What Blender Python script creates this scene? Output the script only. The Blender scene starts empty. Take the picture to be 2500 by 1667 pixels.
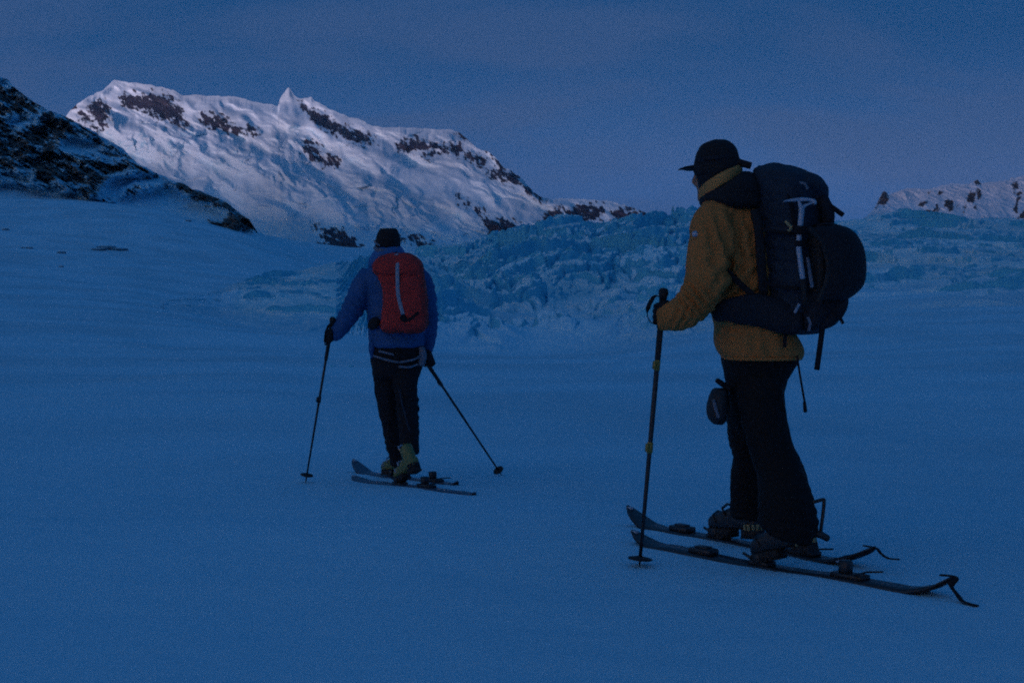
import bpy, bmesh, math, random
import numpy as np
from mathutils import Vector, Matrix

random.seed(7)
rng = np.random.default_rng(7)
scene = bpy.context.scene
C = scene.collection
R = math.radians

# ------------------------------------------------------------------ camera
F = 3472.0            # focal length in photograph pixels (50 mm on 36 mm)
CX, HY, EYE = 1250.0, 700.0, 1.2    # principal column, horizon row, eye height
cam_d = bpy.data.cameras.new('camera')
cam_d.lens = 50.0; cam_d.sensor_width = 36.0
cam_d.shift_y = -(833.5 - HY) / 2500.0
cam_d.clip_start = 0.05; cam_d.clip_end = 20000.0
cam = bpy.data.objects.new('camera', cam_d); C.objects.link(cam)
cam.location = (0, 0, EYE); cam.rotation_euler = (math.pi / 2, 0, 0)
scene.camera = cam

# ------------------------------------------------------------------ view
scene.view_settings.view_transform = 'Standard'
scene.view_settings.look = 'None'
scene.view_settings.exposure = 0.0
scene.view_settings.gamma = 1.0
scene.cycles.use_denoising = False
scene.cycles.use_adaptive_sampling = True
scene.cycles.adaptive_threshold = 0.025
scene.cycles.adaptive_min_samples = 16
scene.cycles.filter_width = 1.9
scene.cycles.max_bounces = 6
scene.cycles.sample_clamp_indirect = 0.6
scene.cycles.sample_clamp_direct = 3.0

# ------------------------------------------------------------------ sun and sky
SUN_EL, SUN_AZ = 1.6, 222.0        # azimuth from +Y, clockwise
az, el = R(SUN_AZ), R(SUN_EL)
to_sun = Vector((math.sin(az) * math.cos(el), math.cos(az) * math.cos(el), math.sin(el)))
sd = bpy.data.lights.new('sun', 'SUN'); sd.energy = 5.0; sd.angle = R(3.2); sd.color = (1.0, 0.62, 0.70)
sun = bpy.data.objects.new('sun', sd); C.objects.link(sun)
sun.rotation_euler = (-to_sun).to_track_quat('-Z', 'Y').to_euler()
sun.location = to_sun * 100

world = bpy.data.worlds.new('World'); scene.world = world; world.use_nodes = True
wt = world.node_tree; wt.nodes.clear()


def N(t, typ, **kw):
    n = t.nodes.new(typ)
    for k, v in kw.items():
        setattr(n, k, v)
    return n


def L(t, a, b):
    t.links.new(a, b)


def math_node(t, op, a, b=None, c=None):
    n = N(t, 'ShaderNodeMath', operation=op)
    for i, v in enumerate((a, b, c)):
        if v is None:
            continue
        if isinstance(v, (int, float)):
            n.inputs[i].default_value = v
        else:
            L(t, v, n.inputs[i])
    return n.outputs[0]


def ramp(t, fac, stops, interp='LINEAR'):
    n = N(t, 'ShaderNodeValToRGB')
    n.color_ramp.interpolation = interp
    el_ = n.color_ramp.elements
    while len(el_) < len(stops):
        el_.new(0.5)
    for e, (p, c) in zip(el_, stops):
        e.position = p
        e.color = c if len(c) == 4 else (*c, 1)
    if fac is not None:
        L(t, fac, n.inputs[0])
    return n.outputs[0]


def mixc(t, fac, a, b):
    n = N(t, 'ShaderNodeMix', data_type='RGBA')
    for s, v in ((n.inputs[0], fac), (n.inputs[6], a), (n.inputs[7], b)):
        if isinstance(v, (int, float)):
            s.default_value = v
        elif isinstance(v, tuple):
            s.default_value = (*v, 1)
        else:
            L(t, v, s)
    return n.outputs[2]


out = N(wt, 'ShaderNodeOutputWorld')
tc = N(wt, 'ShaderNodeTexCoord')
sep = N(wt, 'ShaderNodeSeparateXYZ'); L(wt, tc.outputs['Generated'], sep.inputs[0])
zc = math_node(wt, 'MAXIMUM', sep.outputs[2], 0.0)
base = ramp(wt, zc, [(0.0, (0.040, 0.118, 0.335)), (0.05, (0.034, 0.114, 0.325)), (0.10, (0.018, 0.090, 0.265)),
                     (0.17, (0.004, 0.063, 0.202)), (0.3, (0.004, 0.060, 0.192)), (0.5, (0.005, 0.070, 0.215)), (1.0, (0.005, 0.075, 0.225))])
# thin cloud veils on a flat layer overhead
den = math_node(wt, 'ADD', zc, 0.42)
comb = N(wt, 'ShaderNodeCombineXYZ')
L(wt, math_node(wt, 'DIVIDE', sep.outputs[0], den), comb.inputs[0])
L(wt, math_node(wt, 'DIVIDE', sep.outputs[1], den), comb.inputs[1])
mp = N(wt, 'ShaderNodeMapping'); L(wt, comb.outputs[0], mp.inputs[0])
mp.inputs['Rotation'].default_value = (0, 0, R(38))
mp.inputs['Scale'].default_value = (1.0, 2.4, 1)
mp.inputs['Location'].default_value = (1.7, 0.55, 0)
nz = N(wt, 'ShaderNodeTexNoise'); L(wt, mp.outputs[0], nz.inputs['Vector'])
nz.inputs['Scale'].default_value = 2.2; nz.inputs['Detail'].default_value = 5; nz.inputs['Roughness'].default_value = 0.5
nz.inputs['Distortion'].default_value = 0.4
cf = ramp(wt, nz.outputs[0], [(0.42, (0, 0, 0)), (0.62, (1, 1, 1))], 'EASE')
cfv = math_node(wt, 'MULTIPLY', cf, ramp(wt, zc, [(0.22, (0.62, 0.62, 0.62)), (0.55, (0.1, 0.1, 0.1))], 'EASE'))
skyc = mixc(wt, cfv, base, (0.034, 0.086, 0.222))
bg1 = N(wt, 'ShaderNodeBackground'); L(wt, skyc, bg1.inputs[0]); bg1.inputs[1].default_value = 1.0
nish = N(wt, 'ShaderNodeTexSky', sky_type='NISHITA', sun_disc=False)
nish.sun_elevation = R(SUN_EL); nish.sun_rotation = R(SUN_AZ)
# the dawn glow stands over the sun's quarter of the sky only
dt = N(wt, 'ShaderNodeVectorMath', operation='DOT_PRODUCT'); L(wt, tc.outputs['Generated'], dt.inputs[0])
dt.inputs[1].default_value = (math.sin(az), math.cos(az), 0)
glow = ramp(wt, dt.outputs['Value'], [(0.05, (0, 0, 0)), (0.85, (1, 1, 1))], 'EASE')
bg2 = N(wt, 'ShaderNodeBackground'); L(wt, nish.outputs[0], bg2.inputs[0])
L(wt, math_node(wt, 'MULTIPLY', glow, 0.10), bg2.inputs[1])
add = N(wt, 'ShaderNodeAddShader'); L(wt, bg1.outputs[0], add.inputs[0]); L(wt, bg2.outputs[0], add.inputs[1])
L(wt, add.outputs[0], out.inputs[0])

# ------------------------------------------------------------------ noise


def _hash(ix, iy, iz, seed):
    h = (ix.astype(np.int64) * 374761393 + iy.astype(np.int64) * 668265263 + iz.astype(np.int64) * 2147483647 + seed * 974711) & 0xffffffff
    h = ((h ^ (h >> 13)) * 1274126177) & 0xffffffff
    h = ((h ^ (h >> 16)) * 2246822519) & 0xffffffff
    return (h ^ (h >> 15)) & 0xffffffff


def noise3(x, y, z, seed=0):
    """value-gradient noise, about -1..1"""
    x, y, z = np.broadcast_arrays(np.asarray(x, float), np.asarray(y, float), np.asarray(z, float))
    ix, iy, iz = np.floor(x), np.floor(y), np.floor(z)
    fx, fy, fz = x - ix, y - iy, z - iz
    u, v, w = [f * f * f * (f * (f * 6 - 15) + 10) for f in (fx, fy, fz)]
    tot = 0
    for dx in (0, 1):
        for dy in (0, 1):
            for dz in (0, 1):
                h = _hash(ix + dx, iy + dy, iz + dz, seed)
                gx = ((h & 1023) / 511.5 - 1); gy = (((h >> 10) & 1023) / 511.5 - 1); gz = (((h >> 20) & 1023) / 511.5 - 1)
                wgt = (u if dx else 1 - u) * (v if dy else 1 - v) * (w if dz else 1 - w)
                tot = tot + wgt * (gx * (fx - dx) + gy * (fy - dy) + gz * (fz - dz))
    return tot * 1.5


def fbm(x, y, z=0.0, oct=4, seed=0, gain=0.5, ridged=False):
    s, a, f = 0, 1.0, 1.0
    for o in range(oct):
        n = noise3(np.asarray(x) * f, np.asarray(y) * f, np.asarray(z) * f + 0.37 * o, seed + o)
        if ridged:
            n = 1 - 2 * np.abs(n)
        s = s + a * n
        a *= gain; f *= 2.03
    return s


def worley(x, y, seed=0):
    """nearest and second distance, and a random value of the nearest cell"""
    ix, iy = np.floor(x), np.floor(y)
    d1 = np.full(x.shape, 9.0); d2 = np.full(x.shape, 9.0); val = np.zeros(x.shape)
    for dx in (-1, 0, 1):
        for dy in (-1, 0, 1):
            h = _hash(ix + dx, iy + dy, ix * 0, seed)
            px = ix + dx + (h & 1023) / 1023.0; py = iy + dy + ((h >> 10) & 1023) / 1023.0
            r = ((h >> 20) & 1023) / 1023.0
            d = np.hypot(x - px, y - py)
            nearer = d < d1
            d2 = np.where(nearer, d1, np.minimum(d2, d)); val = np.where(nearer, r, val); d1 = np.where(nearer, d, d1)
    return d1, d2, val


def smooth(a, b, x):
    t = np.clip((x - a) / (b - a), 0, 1)
    return t * t * (3 - 2 * t)


def pchip(xs, ys, x):
    """smooth monotone interpolation; ys may carry extra trailing axes"""
    xs = np.asarray(xs, float); ys = np.asarray(ys, float)
    h = np.diff(xs); d = np.diff(ys) / h
    m = np.zeros_like(ys)
    m[0], m[-1] = d[0], d[-1]
    for i in range(1, len(xs) - 1):
        if d[i - 1] * d[i] > 0:
            m[i] = 2 * d[i - 1] * d[i] / (d[i - 1] + d[i])
    x = np.clip(x, xs[0], xs[-1])
    k = np.clip(np.searchsorted(xs, x) - 1, 0, len(xs) - 2)
    t = (x - xs[k]) / h[k]
    return ((2 * t**3 - 3 * t**2 + 1) * ys[k] + (t**3 - 2 * t**2 + t) * h[k] * m[k]
            + (-2 * t**3 + 3 * t**2) * ys[k + 1] + (t**3 - t**2) * h[k] * m[k + 1])


def poly_sd(poly, X, Y):
    """signed distance to a polygon, positive inside"""
    P_ = np.asarray(poly, float); n = len(P_)
    d = np.full(X.shape, 1e9); ins = np.zeros(X.shape, bool)
    for i in range(n):
        ax, ay = P_[i]; bx, by = P_[(i + 1) % n]
        ex, ey = bx - ax, by - ay
        t = np.clip(((X - ax) * ex + (Y - ay) * ey) / (ex * ex + ey * ey + 1e-9), 0, 1)
        d = np.minimum(d, np.hypot(X - ax - t * ex, Y - ay - t * ey))
        c = (ay > Y) != (by > Y)
        ins ^= c & (X < (bx - ax) * (Y - ay) / (by - ay + 1e-12) + ax)
    return np.where(ins, d, -d)


def P(px, py, Y):
    return Vector(((px - CX) / F * Y, Y, EYE + (HY - py) / F * Y))


# ------------------------------------------------------------------ materials
MATS = {}


def principled(name):
    m = bpy.data.materials.new(name); m.use_nodes = True
    t = m.node_tree
    return m, t, t.nodes['Principled BSDF']


def fabric(name, col, rough=0.85, var=0.25, scale=60.0, bump=0.15, sheen=0.0, spec=0.25):
    m, t, b = principled(name)
    tcn = N(t, 'ShaderNodeTexCoord')
    n1 = N(t, 'ShaderNodeTexNoise'); L(t, tcn.outputs['Object'], n1.inputs['Vector'])
    n1.inputs['Scale'].default_value = 9.0; n1.inputs['Detail'].default_value = 4
    f = math_node(t, 'MULTIPLY_ADD', n1.outputs[0], var * 2, 1 - var)
    c = N(t, 'ShaderNodeMix', data_type='RGBA', blend_type='MULTIPLY'); c.inputs[0].default_value = 1
    c.inputs[6].default_value = (*col, 1); L(t, f, c.inputs[7])
    L(t, c.outputs[2], b.inputs['Base Color'])
    b.inputs['Roughness'].default_value = rough
    b.inputs['Specular IOR Level'].default_value = spec
    n2 = N(t, 'ShaderNodeTexNoise'); L(t, tcn.outputs['Object'], n2.inputs['Vector'])
    n2.inputs['Scale'].default_value = scale; n2.inputs['Detail'].default_value = 3
    bp = N(t, 'ShaderNodeBump'); bp.inputs['Strength'].default_value = bump; bp.inputs['Distance'].default_value = 0.01
    L(t, n2.outputs[0], bp.inputs['Height']); L(t, bp.outputs[0], b.inputs['Normal'])
    MATS[name] = m
    return m


def hard(name, col, rough=0.4, metal=0.0, var=0.15):
    m, t, b = principled(name)
    tcn = N(t, 'ShaderNodeTexCoord')
    n1 = N(t, 'ShaderNodeTexNoise'); L(t, tcn.outputs['Object'], n1.inputs['Vector'])
    n1.inputs['Scale'].default_value = 35.0; n1.inputs['Detail'].default_value = 5
    f = math_node(t, 'MULTIPLY_ADD', n1.outputs[0], var * 2, 1 - var)
    c = N(t, 'ShaderNodeMix', data_type='RGBA', blend_type='MULTIPLY'); c.inputs[0].default_value = 1
    c.inputs[6].default_value = (*col, 1); L(t, f, c.inputs[7])
    L(t, c.outputs[2], b.inputs['Base Color'])
    L(t, math_node(t, 'MULTIPLY_ADD', n1.outputs[0], 0.3, rough - 0.15), b.inputs['Roughness'])
    b.inputs['Metallic'].default_value = metal
    MATS[name] = m
    return m


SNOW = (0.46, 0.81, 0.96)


def terrain_mat(name, snow=SNOW, rock=(0.05, 0.045, 0.042), rock2=(0.09, 0.075, 0.068), ice=(0.22, 0.56, 0.74),
                px=1.0, bump=0.4, grain=0.0):
    """snow, rock and ice by the mesh's own attributes, broken up by noise; px is the size of fine detail in metres"""
    m, t, b = principled(name)
    geo = N(t, 'ShaderNodeNewGeometry')
    pos = geo.outputs['Position']

    def nt(scale, det=4, rough=0.55):
        n = N(t, 'ShaderNodeTexNoise'); L(t, pos, n.inputs['Vector'])
        n.inputs['Scale'].default_value = scale; n.inputs['Detail'].default_value = det; n.inputs['Roughness'].default_value = rough
        return n.outputs[0]
    fine = nt(0.35 / px, 4, 0.58)
    mid = nt(0.05 / px, 4)
    ar = N(t, 'ShaderNodeAttribute', attribute_name='rock')
    ai = N(t, 'ShaderNodeAttribute', attribute_name='ice')
    rv = math_node(t, 'ADD', ar.outputs['Fac'], math_node(t, 'MULTIPLY_ADD', fine, 0.7, -0.35))
    rf = ramp(t, rv, [(0.36, (0, 0, 0)), (0.64, (1, 1, 1))], 'EASE')
    iv = math_node(t, 'ADD', ai.outputs['Fac'], math_node(t, 'MULTIPLY_ADD', fine, 0.5, -0.25))
    icf = ramp(t, iv, [(0.25, (0, 0, 0)), (0.75, (1, 1, 1))], 'EASE')
    s2 = tuple(v * 0.84 for v in snow)
    mid = ramp(t, mid, [(0.36, (0, 0, 0)), (0.64, (1, 1, 1))], 'EASE')
    sc = mixc(t, mid, snow, s2)
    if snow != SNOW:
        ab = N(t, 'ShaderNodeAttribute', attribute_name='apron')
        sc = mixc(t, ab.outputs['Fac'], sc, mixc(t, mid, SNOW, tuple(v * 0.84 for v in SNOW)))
    rc = mixc(t, ramp(t, fine, [(0.35, (0, 0, 0)), (0.65, (1, 1, 1))]), rock, rock2)
    c1 = mixc(t, icf, sc, ice)
    c2 = mixc(t, rf, c1, rc)
    L(t, c2, b.inputs['Base Color'])
    b.inputs['Roughness'].default_value = 0.75
    b.inputs['Specular IOR Level'].default_value = 0.12
    bp = N(t, 'ShaderNodeBump'); bp.inputs['Strength'].default_value = bump; bp.inputs['Distance'].default_value = px * 1.2
    L(t, fine, bp.inputs['Height'])
    nrm = bp.outputs[0]
    if grain:
        g = nt(220.0, 3, 0.7)
        bp2 = N(t, 'ShaderNodeBump'); bp2.inputs['Strength'].default_value = grain; bp2.inputs['Distance'].default_value = 0.006
        L(t, g, bp2.inputs['Height']); L(t, nrm, bp2.inputs['Normal']); nrm = bp2.outputs[0]
    L(t, nrm, b.inputs['Normal'])
    return m


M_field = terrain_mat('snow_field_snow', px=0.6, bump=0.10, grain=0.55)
M_ice = terrain_mat('glacier_ice', snow=(0.70, 0.93, 0.97), ice=(0.13, 0.55, 0.72), px=1.4, bump=0.4)
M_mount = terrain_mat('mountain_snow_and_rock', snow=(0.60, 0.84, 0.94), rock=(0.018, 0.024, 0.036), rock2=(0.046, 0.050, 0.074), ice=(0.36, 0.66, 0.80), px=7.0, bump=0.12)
M_ridge = terrain_mat('ridge_rock', rock=(0.055, 0.058, 0.056), rock2=(0.11, 0.112, 0.105), px=2.6, bump=0.7)
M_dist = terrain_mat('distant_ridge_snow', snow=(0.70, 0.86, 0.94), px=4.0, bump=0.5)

M_tan = fabric('tan_shell', (0.43, 0.17, 0.048), var=0.10, bump=0.06)
M_tan2 = fabric('tan_collar', (0.46, 0.22, 0.07), var=0.15)
M_black = fabric('black_cloth', (0.016, 0.017, 0.020), var=0.3)
M_trous = fabric('black_trousers', (0.007, 0.007, 0.008), var=0.35, rough=0.8)
M_navyt = fabric('navy_trousers', (0.011, 0.012, 0.016), var=0.35, rough=0.8)
M_navy = fabric('navy_pack_cloth', (0.018, 0.032, 0.050), var=0.3, rough=0.75)
M_pack = fabric('dark_pack_cloth', (0.015, 0.018, 0.025), var=0.3, rough=0.75)
M_blue = fabric('blue_down', (0.022, 0.095, 0.25), var=0.2, rough=0.6)
M_blue2 = fabric('blue_hood', (0.03, 0.13, 0.34), var=0.2, rough=0.6)
M_red = fabric('red_pack_cloth', (0.42, 0.040, 0.035), var=0.18, rough=0.8)
M_grey = fabric('grey_webbing', (0.26, 0.31, 0.38), var=0.1, scale=300)
M_band = fabric('grey_knit', (0.14, 0.17, 0.22), var=0.5, scale=200)
M_web = fabric('black_webbing', (0.012, 0.012, 0.015), scale=300)
M_skin = fabric('skin', (0.35, 0.2, 0.14), var=0.1, rough=0.6, bump=0.05)
M_lens = hard('dark_mesh', (0.012, 0.014, 0.018), 0.6)
M_shellb = hard('black_plastic', (0.018, 0.019, 0.022), 0.45)
M_helm = fabric('helmet_black', (0.014, 0.014, 0.018), rough=0.7)
M_boot_y = hard('yellow_green_shell', (0.14, 0.155, 0.05), 0.5)
M_tread = hard('pale_rubber', (0.26, 0.23, 0.12), 0.8)
M_rub = hard('black_rubber', (0.015, 0.015, 0.016), 0.8)
M_ski = hard('dark_topsheet', (0.022, 0.026, 0.032), 0.45)
M_ski2 = hard('blue_topsheet', (0.05, 0.085, 0.13), 0.45)
M_alu = hard('pale_aluminium', (0.32, 0.39, 0.48), 0.45, 0.3)
M_poleb = hard('black_shaft', (0.015, 0.016, 0.02), 0.5)
M_clamp = hard('yellow_clamp', (0.22, 0.17, 0.03), 0.5)
M_rock = terrain_mat('boulder_rock', rock=(0.12, 0.26, 0.34), rock2=(0.17, 0.34, 0.44), px=0.2, bump=0.8)

# ------------------------------------------------------------------ terrain builder


def grid_mesh(name, X, Y, Z, mat, attrs=None, wrap=False, flip=False):
    nr, nc = X.shape
    me = bpy.data.meshes.new(name)
    co = np.stack([X, Y, Z], -1).reshape(-1, 3).astype(np.float32)
    me.vertices.add(len(co)); me.vertices.foreach_set('co', co.ravel())
    i = np.arange(nr - 1)[:, None]; j = np.arange(nc if wrap else nc - 1)[None, :]
    j2 = (j + 1) % nc
    a, b, c, d = i * nc + j, i * nc + j2, (i + 1) * nc + j2, (i + 1) * nc + j
    q = np.stack([a, b, c, d] if not flip else [d, c, b, a], -1).reshape(-1, 4).astype(np.int32)
    me.loops.add(q.size); me.loops.foreach_set('vertex_index', q.ravel())
    me.polygons.add(len(q))
    me.polygons.foreach_set('loop_start', np.arange(len(q), dtype=np.int32) * 4)
    me.polygons.foreach_set('loop_total', np.full(len(q), 4, np.int32))
    me.update(calc_edges=True)
    me.polygons.foreach_set('use_smooth', np.ones(len(q), bool))
    for k, v in (attrs or {}).items():
        at = me.attributes.new(k, 'FLOAT', 'POINT'); at.data.foreach_set('value', v.reshape(-1).astype(np.float32))
    me.materials.append(mat)
    o = bpy.data.objects.new(name, me); C.objects.link(o); o['kind'] = 'structure'
    return o


def to_world(px, py, Y):
    return (px - CX) / F * Y, Y, EYE + (HY - py) / F * Y


# ---- snow field: one sheet all round, its far part rising to the slopes
G_cols = np.array([-900, 0, 300, 600, 800, 1150, 1400, 1700, 2000, 2500, 3400], float)
G_Y = np.array([0.01, 6.6, 10.4, 20, 40, 80, 150, 300, 500, 900, 2000, 3500], float)
rows_px = {   # image row reached by the snow at each distance, per column
    20:  [975, 985, 985, 985, 990, 990, 990, 990, 990, 985, 975],
    40:  [875, 888, 890, 892, 897, 902, 905, 903, 900, 890, 880],
    80:  [780, 800, 812, 832, 842, 866, 868, 850, 838, 825, 810],
    150: [690, 725, 745, 785, 800, 850, 852, 808, 768, 752, 740],
    300: [560, 610, 632, 668, 700, 740, 745, 740, 720, 700, 690],
    500: [430, 472, 500, 566, 640, 690, 700, 700, 680, 660, 650],
    900: [430, 480, 520, 570, 618, 650, 660, 660, 650, 640, 630],
    2000: [430, 480, 530, 590, 612, 640, 655, 655, 650, 640, 630],
    3500: [600, 640, 660, 660, 660, 680, 690, 690, 690, 690, 690],
}
G_Z = np.zeros((len(G_Y), len(G_cols)))
G_Z[2] = -0.22
for k, Yk in enumerate(G_Y):
    if int(Yk) in rows_px:
        G_Z[k] = EYE + (HY - np.array(rows_px[int(Yk)])) / F * Yk


def ground_z(px, Y):
    """height of the snow at image column px and distance Y (arrays)"""
    px = np.asarray(px, float); Y = np.maximum(np.asarray(Y, float), 0.02)
    px, Y = np.broadcast_arrays(px, Y)
    sh = px.shape
    px, Y = px.ravel(), Y.ravel()
    pc = np.clip(px, G_cols[0], G_cols[-1])
    zz = np.stack([pchip(G_cols, G_Z[k], pc) for k in range(len(G_Y))])      # rows x points
    ly = np.log(G_Y + 4.0); t = np.clip(np.log(Y + 4.0), ly[0], ly[-1])
    h = np.diff(ly)[:, None]; d = np.diff(zz, axis=0) / h
    m = np.zeros_like(zz); m[0] = d[0]; m[-1] = d[-1]
    prod = d[:-1] * d[1:]
    m[1:-1] = np.where(prod > 0, 2 * prod / np.where(np.abs(d[:-1] + d[1:]) < 1e-9, 1e-9, d[:-1] + d[1:]), 0)
    k = np.clip(np.searchsorted(ly, t) - 1, 0, len(ly) - 2); ii = np.arange(len(px))
    u = (t - ly[k]) / h[k, 0]; hh = h[k, 0]
    r = ((2 * u**3 - 3 * u**2 + 1) * zz[k, ii] + (u**3 - 2 * u**2 + u) * hh * m[k, ii]
         + (-2 * u**3 + 3 * u**2) * zz[k + 1, ii] + (u**3 - u**2) * hh * m[k + 1, ii])
    return r.reshape(sh)


def field_bump(X, Y):
    r = np.hypot(X, Y)
    a = 0.013 * fbm(X / 1.3 + 0.5 * Y, Y / 0.5, 0, 4, 11) * smooth(2, 4, r)
    b = 0.09 * fbm(X / 5.0, Y / 4.0, 0, 2, 12) * smooth(8, 20, r)
    c = 0.5 * fbm(X / 38.0, Y / 30.0, 0, 3, 13) * smooth(25, 90, r)
    e = 2.0 * fbm(X / 130.0, Y / 110.0, 0, 3, 14) * smooth(150, 400, r)
    return a + b + c + e


def ground_at(px, py):
    """point of the snow seen at a photograph pixel"""
    lo, hi = 1.5, 60.0
    for _ in range(60):
        mid = (lo + hi) / 2
        z = EYE + (HY - py) / F * mid
        x = (px - CX) / F * mid
        if z > float(ground_z(px, mid)) + float(field_bump(np.array(x), np.array(mid))):
            lo = mid
        else:
            hi = mid
    return P(px, py, lo)


def ground_under(x, y):
    return float(ground_z(CX + F * x / y, y)) + float(field_bump(np.array(x), np.array(y)))


th_in = np.linspace(R(-24), R(24), 640)
th_out = np.concatenate([np.linspace(R(24.5), R(60), 40), np.linspace(R(63), R(297), 70), np.linspace(R(300), R(335.5), 40)])
th = np.concatenate([th_in, th_out])
rr = np.concatenate([[0.05], np.geomspace(0.4, 3.6, 24)[:-1], np.geomspace(3.6, 3400, 560), [4200, 5200]])
TH, RR = np.meshgrid(th, rr)
THs = (TH + math.pi) % (2 * math.pi) - math.pi
ct = np.cos(np.clip(THs, R(-58), R(58)))
pxg = CX + F * np.tan(np.clip(THs, R(-58), R(58)))
Xg, Yg = RR * np.sin(TH), RR * np.cos(TH)
Yd = RR * ct
Zg = ground_z(pxg, Yd)
back = smooth(R(60), R(110), np.abs(THs))
Zg = Zg * (1 - back) + back * (-0.02 * np.minimum(RR, 60) + 0.012 * np.maximum(RR - 60, 0))
Zg = Zg + field_bump(Xg, Yg)
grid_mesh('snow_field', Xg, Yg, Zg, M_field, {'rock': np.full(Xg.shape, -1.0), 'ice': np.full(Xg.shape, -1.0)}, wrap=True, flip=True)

# ---- left rock ridge
def curve(pts):
    p = np.array(pts, float)
    return lambda x: np.interp(x, p[:, 0], p[:, 1])


ridge_top = curve([(-1400, -140), (-600, 0), (0, 190), (22, 199), (45, 221), (67, 239), (112, 264), (152, 279), (201, 306), (250, 333), (304, 369),
                   (339, 400), (379, 420), (415, 436), (469, 458), (527, 480), (576, 512), (608, 534), (622, 556), (660, 600), (800, 680)])
ridge_bot = curve([(-1400, 480), (0, 500), (150, 520), (300, 560), (450, 590), (620, 615), (660, 640), (800, 720)])
xs = np.concatenate([np.linspace(-1400, -40, 90)[:-1], np.linspace(-40, 690, 620)])
ts = np.linspace(0, 1, 300)
U, T = np.meshgrid(xs, ts)
jit = 5.0 * fbm(U / 28.0, 0.3, 0, 4, 31) * smooth(690, 560, U)
yt = ridge_top(U) + jit; yb = ridge_bot(U)
V = yb + (yt - yb) * T
Yr = 470 - 14 * smooth(420, 560, U) + (yb - V) * 0.62
# cliffs and ledges
n = fbm(U / 70.0, V / 48.0, 0.2, 5, 32, 0.55, True)
n2 = fbm((U + V * 0.6) / 22.0, (V - U * 0.5) / 12.0, 0.5, 4, 33, 0.55)
strat = fbm((U * 0.8 + V * 0.35) / 90, (V - 0.62 * U) / 13, 0.3, 3, 38, 0.5, True)
rock_polys = [[(-1500, -300), (0, 175), (22, 190), (112, 255), (152, 272), (250, 328), (304, 365), (345, 398), (384, 421), (360, 428), (322, 432),
               (285, 436), (262, 447), (252, 466), (246, 484), (276, 486), (280, 492), (250, 500), (223, 489), (179, 470), (134, 467), (58, 452), (20, 446), (0, 447), (-1500, 440)],
              [(300, 462), (330, 446), (400, 446), (395, 458), (345, 470), (312, 481), (296, 480)],
              [(401, 435), (430, 440), (470, 456), (530, 478), (578, 508), (612, 530), (622, 556), (616, 563), (560, 566), (510, 566), (494, 556), (500, 546),
               (560, 536), (566, 524), (540, 508), (513, 495), (480, 488), (446, 477), (420, 457)]]
rk = np.full(U.shape, -99.0)
for p_ in rock_polys:
    rk = np.maximum(rk, poly_sd(p_, U, V))
snow_holes = [[(150, 345), (180, 335), (240, 350), (245, 370), (195, 372), (150, 362)], [(0, 420), (40, 428), (75, 447), (60, 449), (0, 430)],
              [(24, 298), (60, 285), (90, 296), (40, 306)], [(200, 352), (260, 372), (300, 384), (250, 380)]]
for p_ in snow_holes:
    rk = np.minimum(rk, -poly_sd(p_, U, V) + 1.0)
rockv = 0.5 + np.clip(rk, -30, 26) / 26.0 * 0.5 + 0.26 * n2 - 0.40 * smooth(-0.05, 0.8, fbm((U + V) / 40, (V - U * 0.4) / 15, 0.1, 4, 37) + 0.4 * n2) * smooth(470, 380, U) - 0.34 * smooth(0.25, 0.9, strat + 0.5 * n2) * smooth(470, 380, U)
relief = smooth(-12, 10, rk)
Yr = Yr - relief * (13 * n + 6 * n2 + 5 * strat) - 2.0 * fbm(U / 160.0, V / 90.0, 0, 3, 35)
Xw, Yw, Zw = to_world(U, V, Yr)
# back side falls away beyond the crest
bk = np.array([1, 2, 3, 4])[:, None]
Xw = np.concatenate([Xw, np.repeat(Xw[-1:], 4, 0) + bk * 10]); Yw = np.concatenate([Yw, Yw[-1:] + bk * 40.0]); Zw = np.concatenate([Zw, Zw[-1:] - bk * 26.0])
ex = lambda A: np.concatenate([A, np.repeat(A[-1:], 4, 0)])
grid_mesh('rock_ridge', Xw, Yw, Zw, M_ridge, {'rock': ex(rockv), 'ice': ex(np.full(U.shape, -1.0))})

# ---- main mountain
m_top = curve([(-300, 420), (60, 330), (150, 300), (174, 266), (190, 254), (210, 241), (230, 230), (250, 221), (266, 208), (279, 194), (292, 198), (312, 200), (350, 205), (379, 210), (424, 221),
               (446, 233), (482, 233), (527, 235), (571, 235), (625, 250), (679, 259), (682, 245), (690, 232), (700, 217), (706, 212), (712, 222), (718, 231),
               (733, 243), (752, 240), (760, 236), (768, 246), (799, 263), (832, 279), (885, 293), (898, 304), (918, 310), (998, 313), (1091, 316), (1117, 319), (1144, 342),
               (1164, 362), (1193, 369), (1217, 392), (1230, 410), (1250, 417), (1273, 435), (1296, 462), (1319, 482), (1349, 487), (1382, 484), (1430, 486),
               (1488, 491), (1541, 505), (1595, 528), (1680, 570), (1900, 620), (2300, 660)])
m_bot = curve([(-300, 600), (300, 640), (700, 660), (1500, 660), (1900, 665), (2300, 690)])
xs = np.concatenate([np.linspace(-300, 60, 40)[:-1], np.linspace(60, 1640, 1150), np.linspace(1650, 2300, 30)])
ts = np.linspace(0, 1, 520)
U, T = np.meshgrid(xs, ts)
jit = 2.6 * fbm(U / 16.0, 0.7, 0, 4, 41)
yt = m_top(U) + jit; yb = m_bot(U)
V = yb + (yt - yb) * T
Ym = 1960 + (660 - V) * 1.55
ca, sa = math.cos(R(27)), math.sin(R(27))
A1, B1 = U * ca + V * sa, -U * sa + V * ca
wx = 18 * fbm(U / 90, V / 60, 0.4, 3, 42); wy = 14 * fbm(U / 90, V / 60, 2.4, 3, 43)
big = fbm((A1 + wx) / 240, (B1 + wy) / 95, 0.1, 3, 44)
med = fbm((A1 + wx) / 80, (B1 + wy) / 34, 0.2, 4, 45, 0.55, True)
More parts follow.
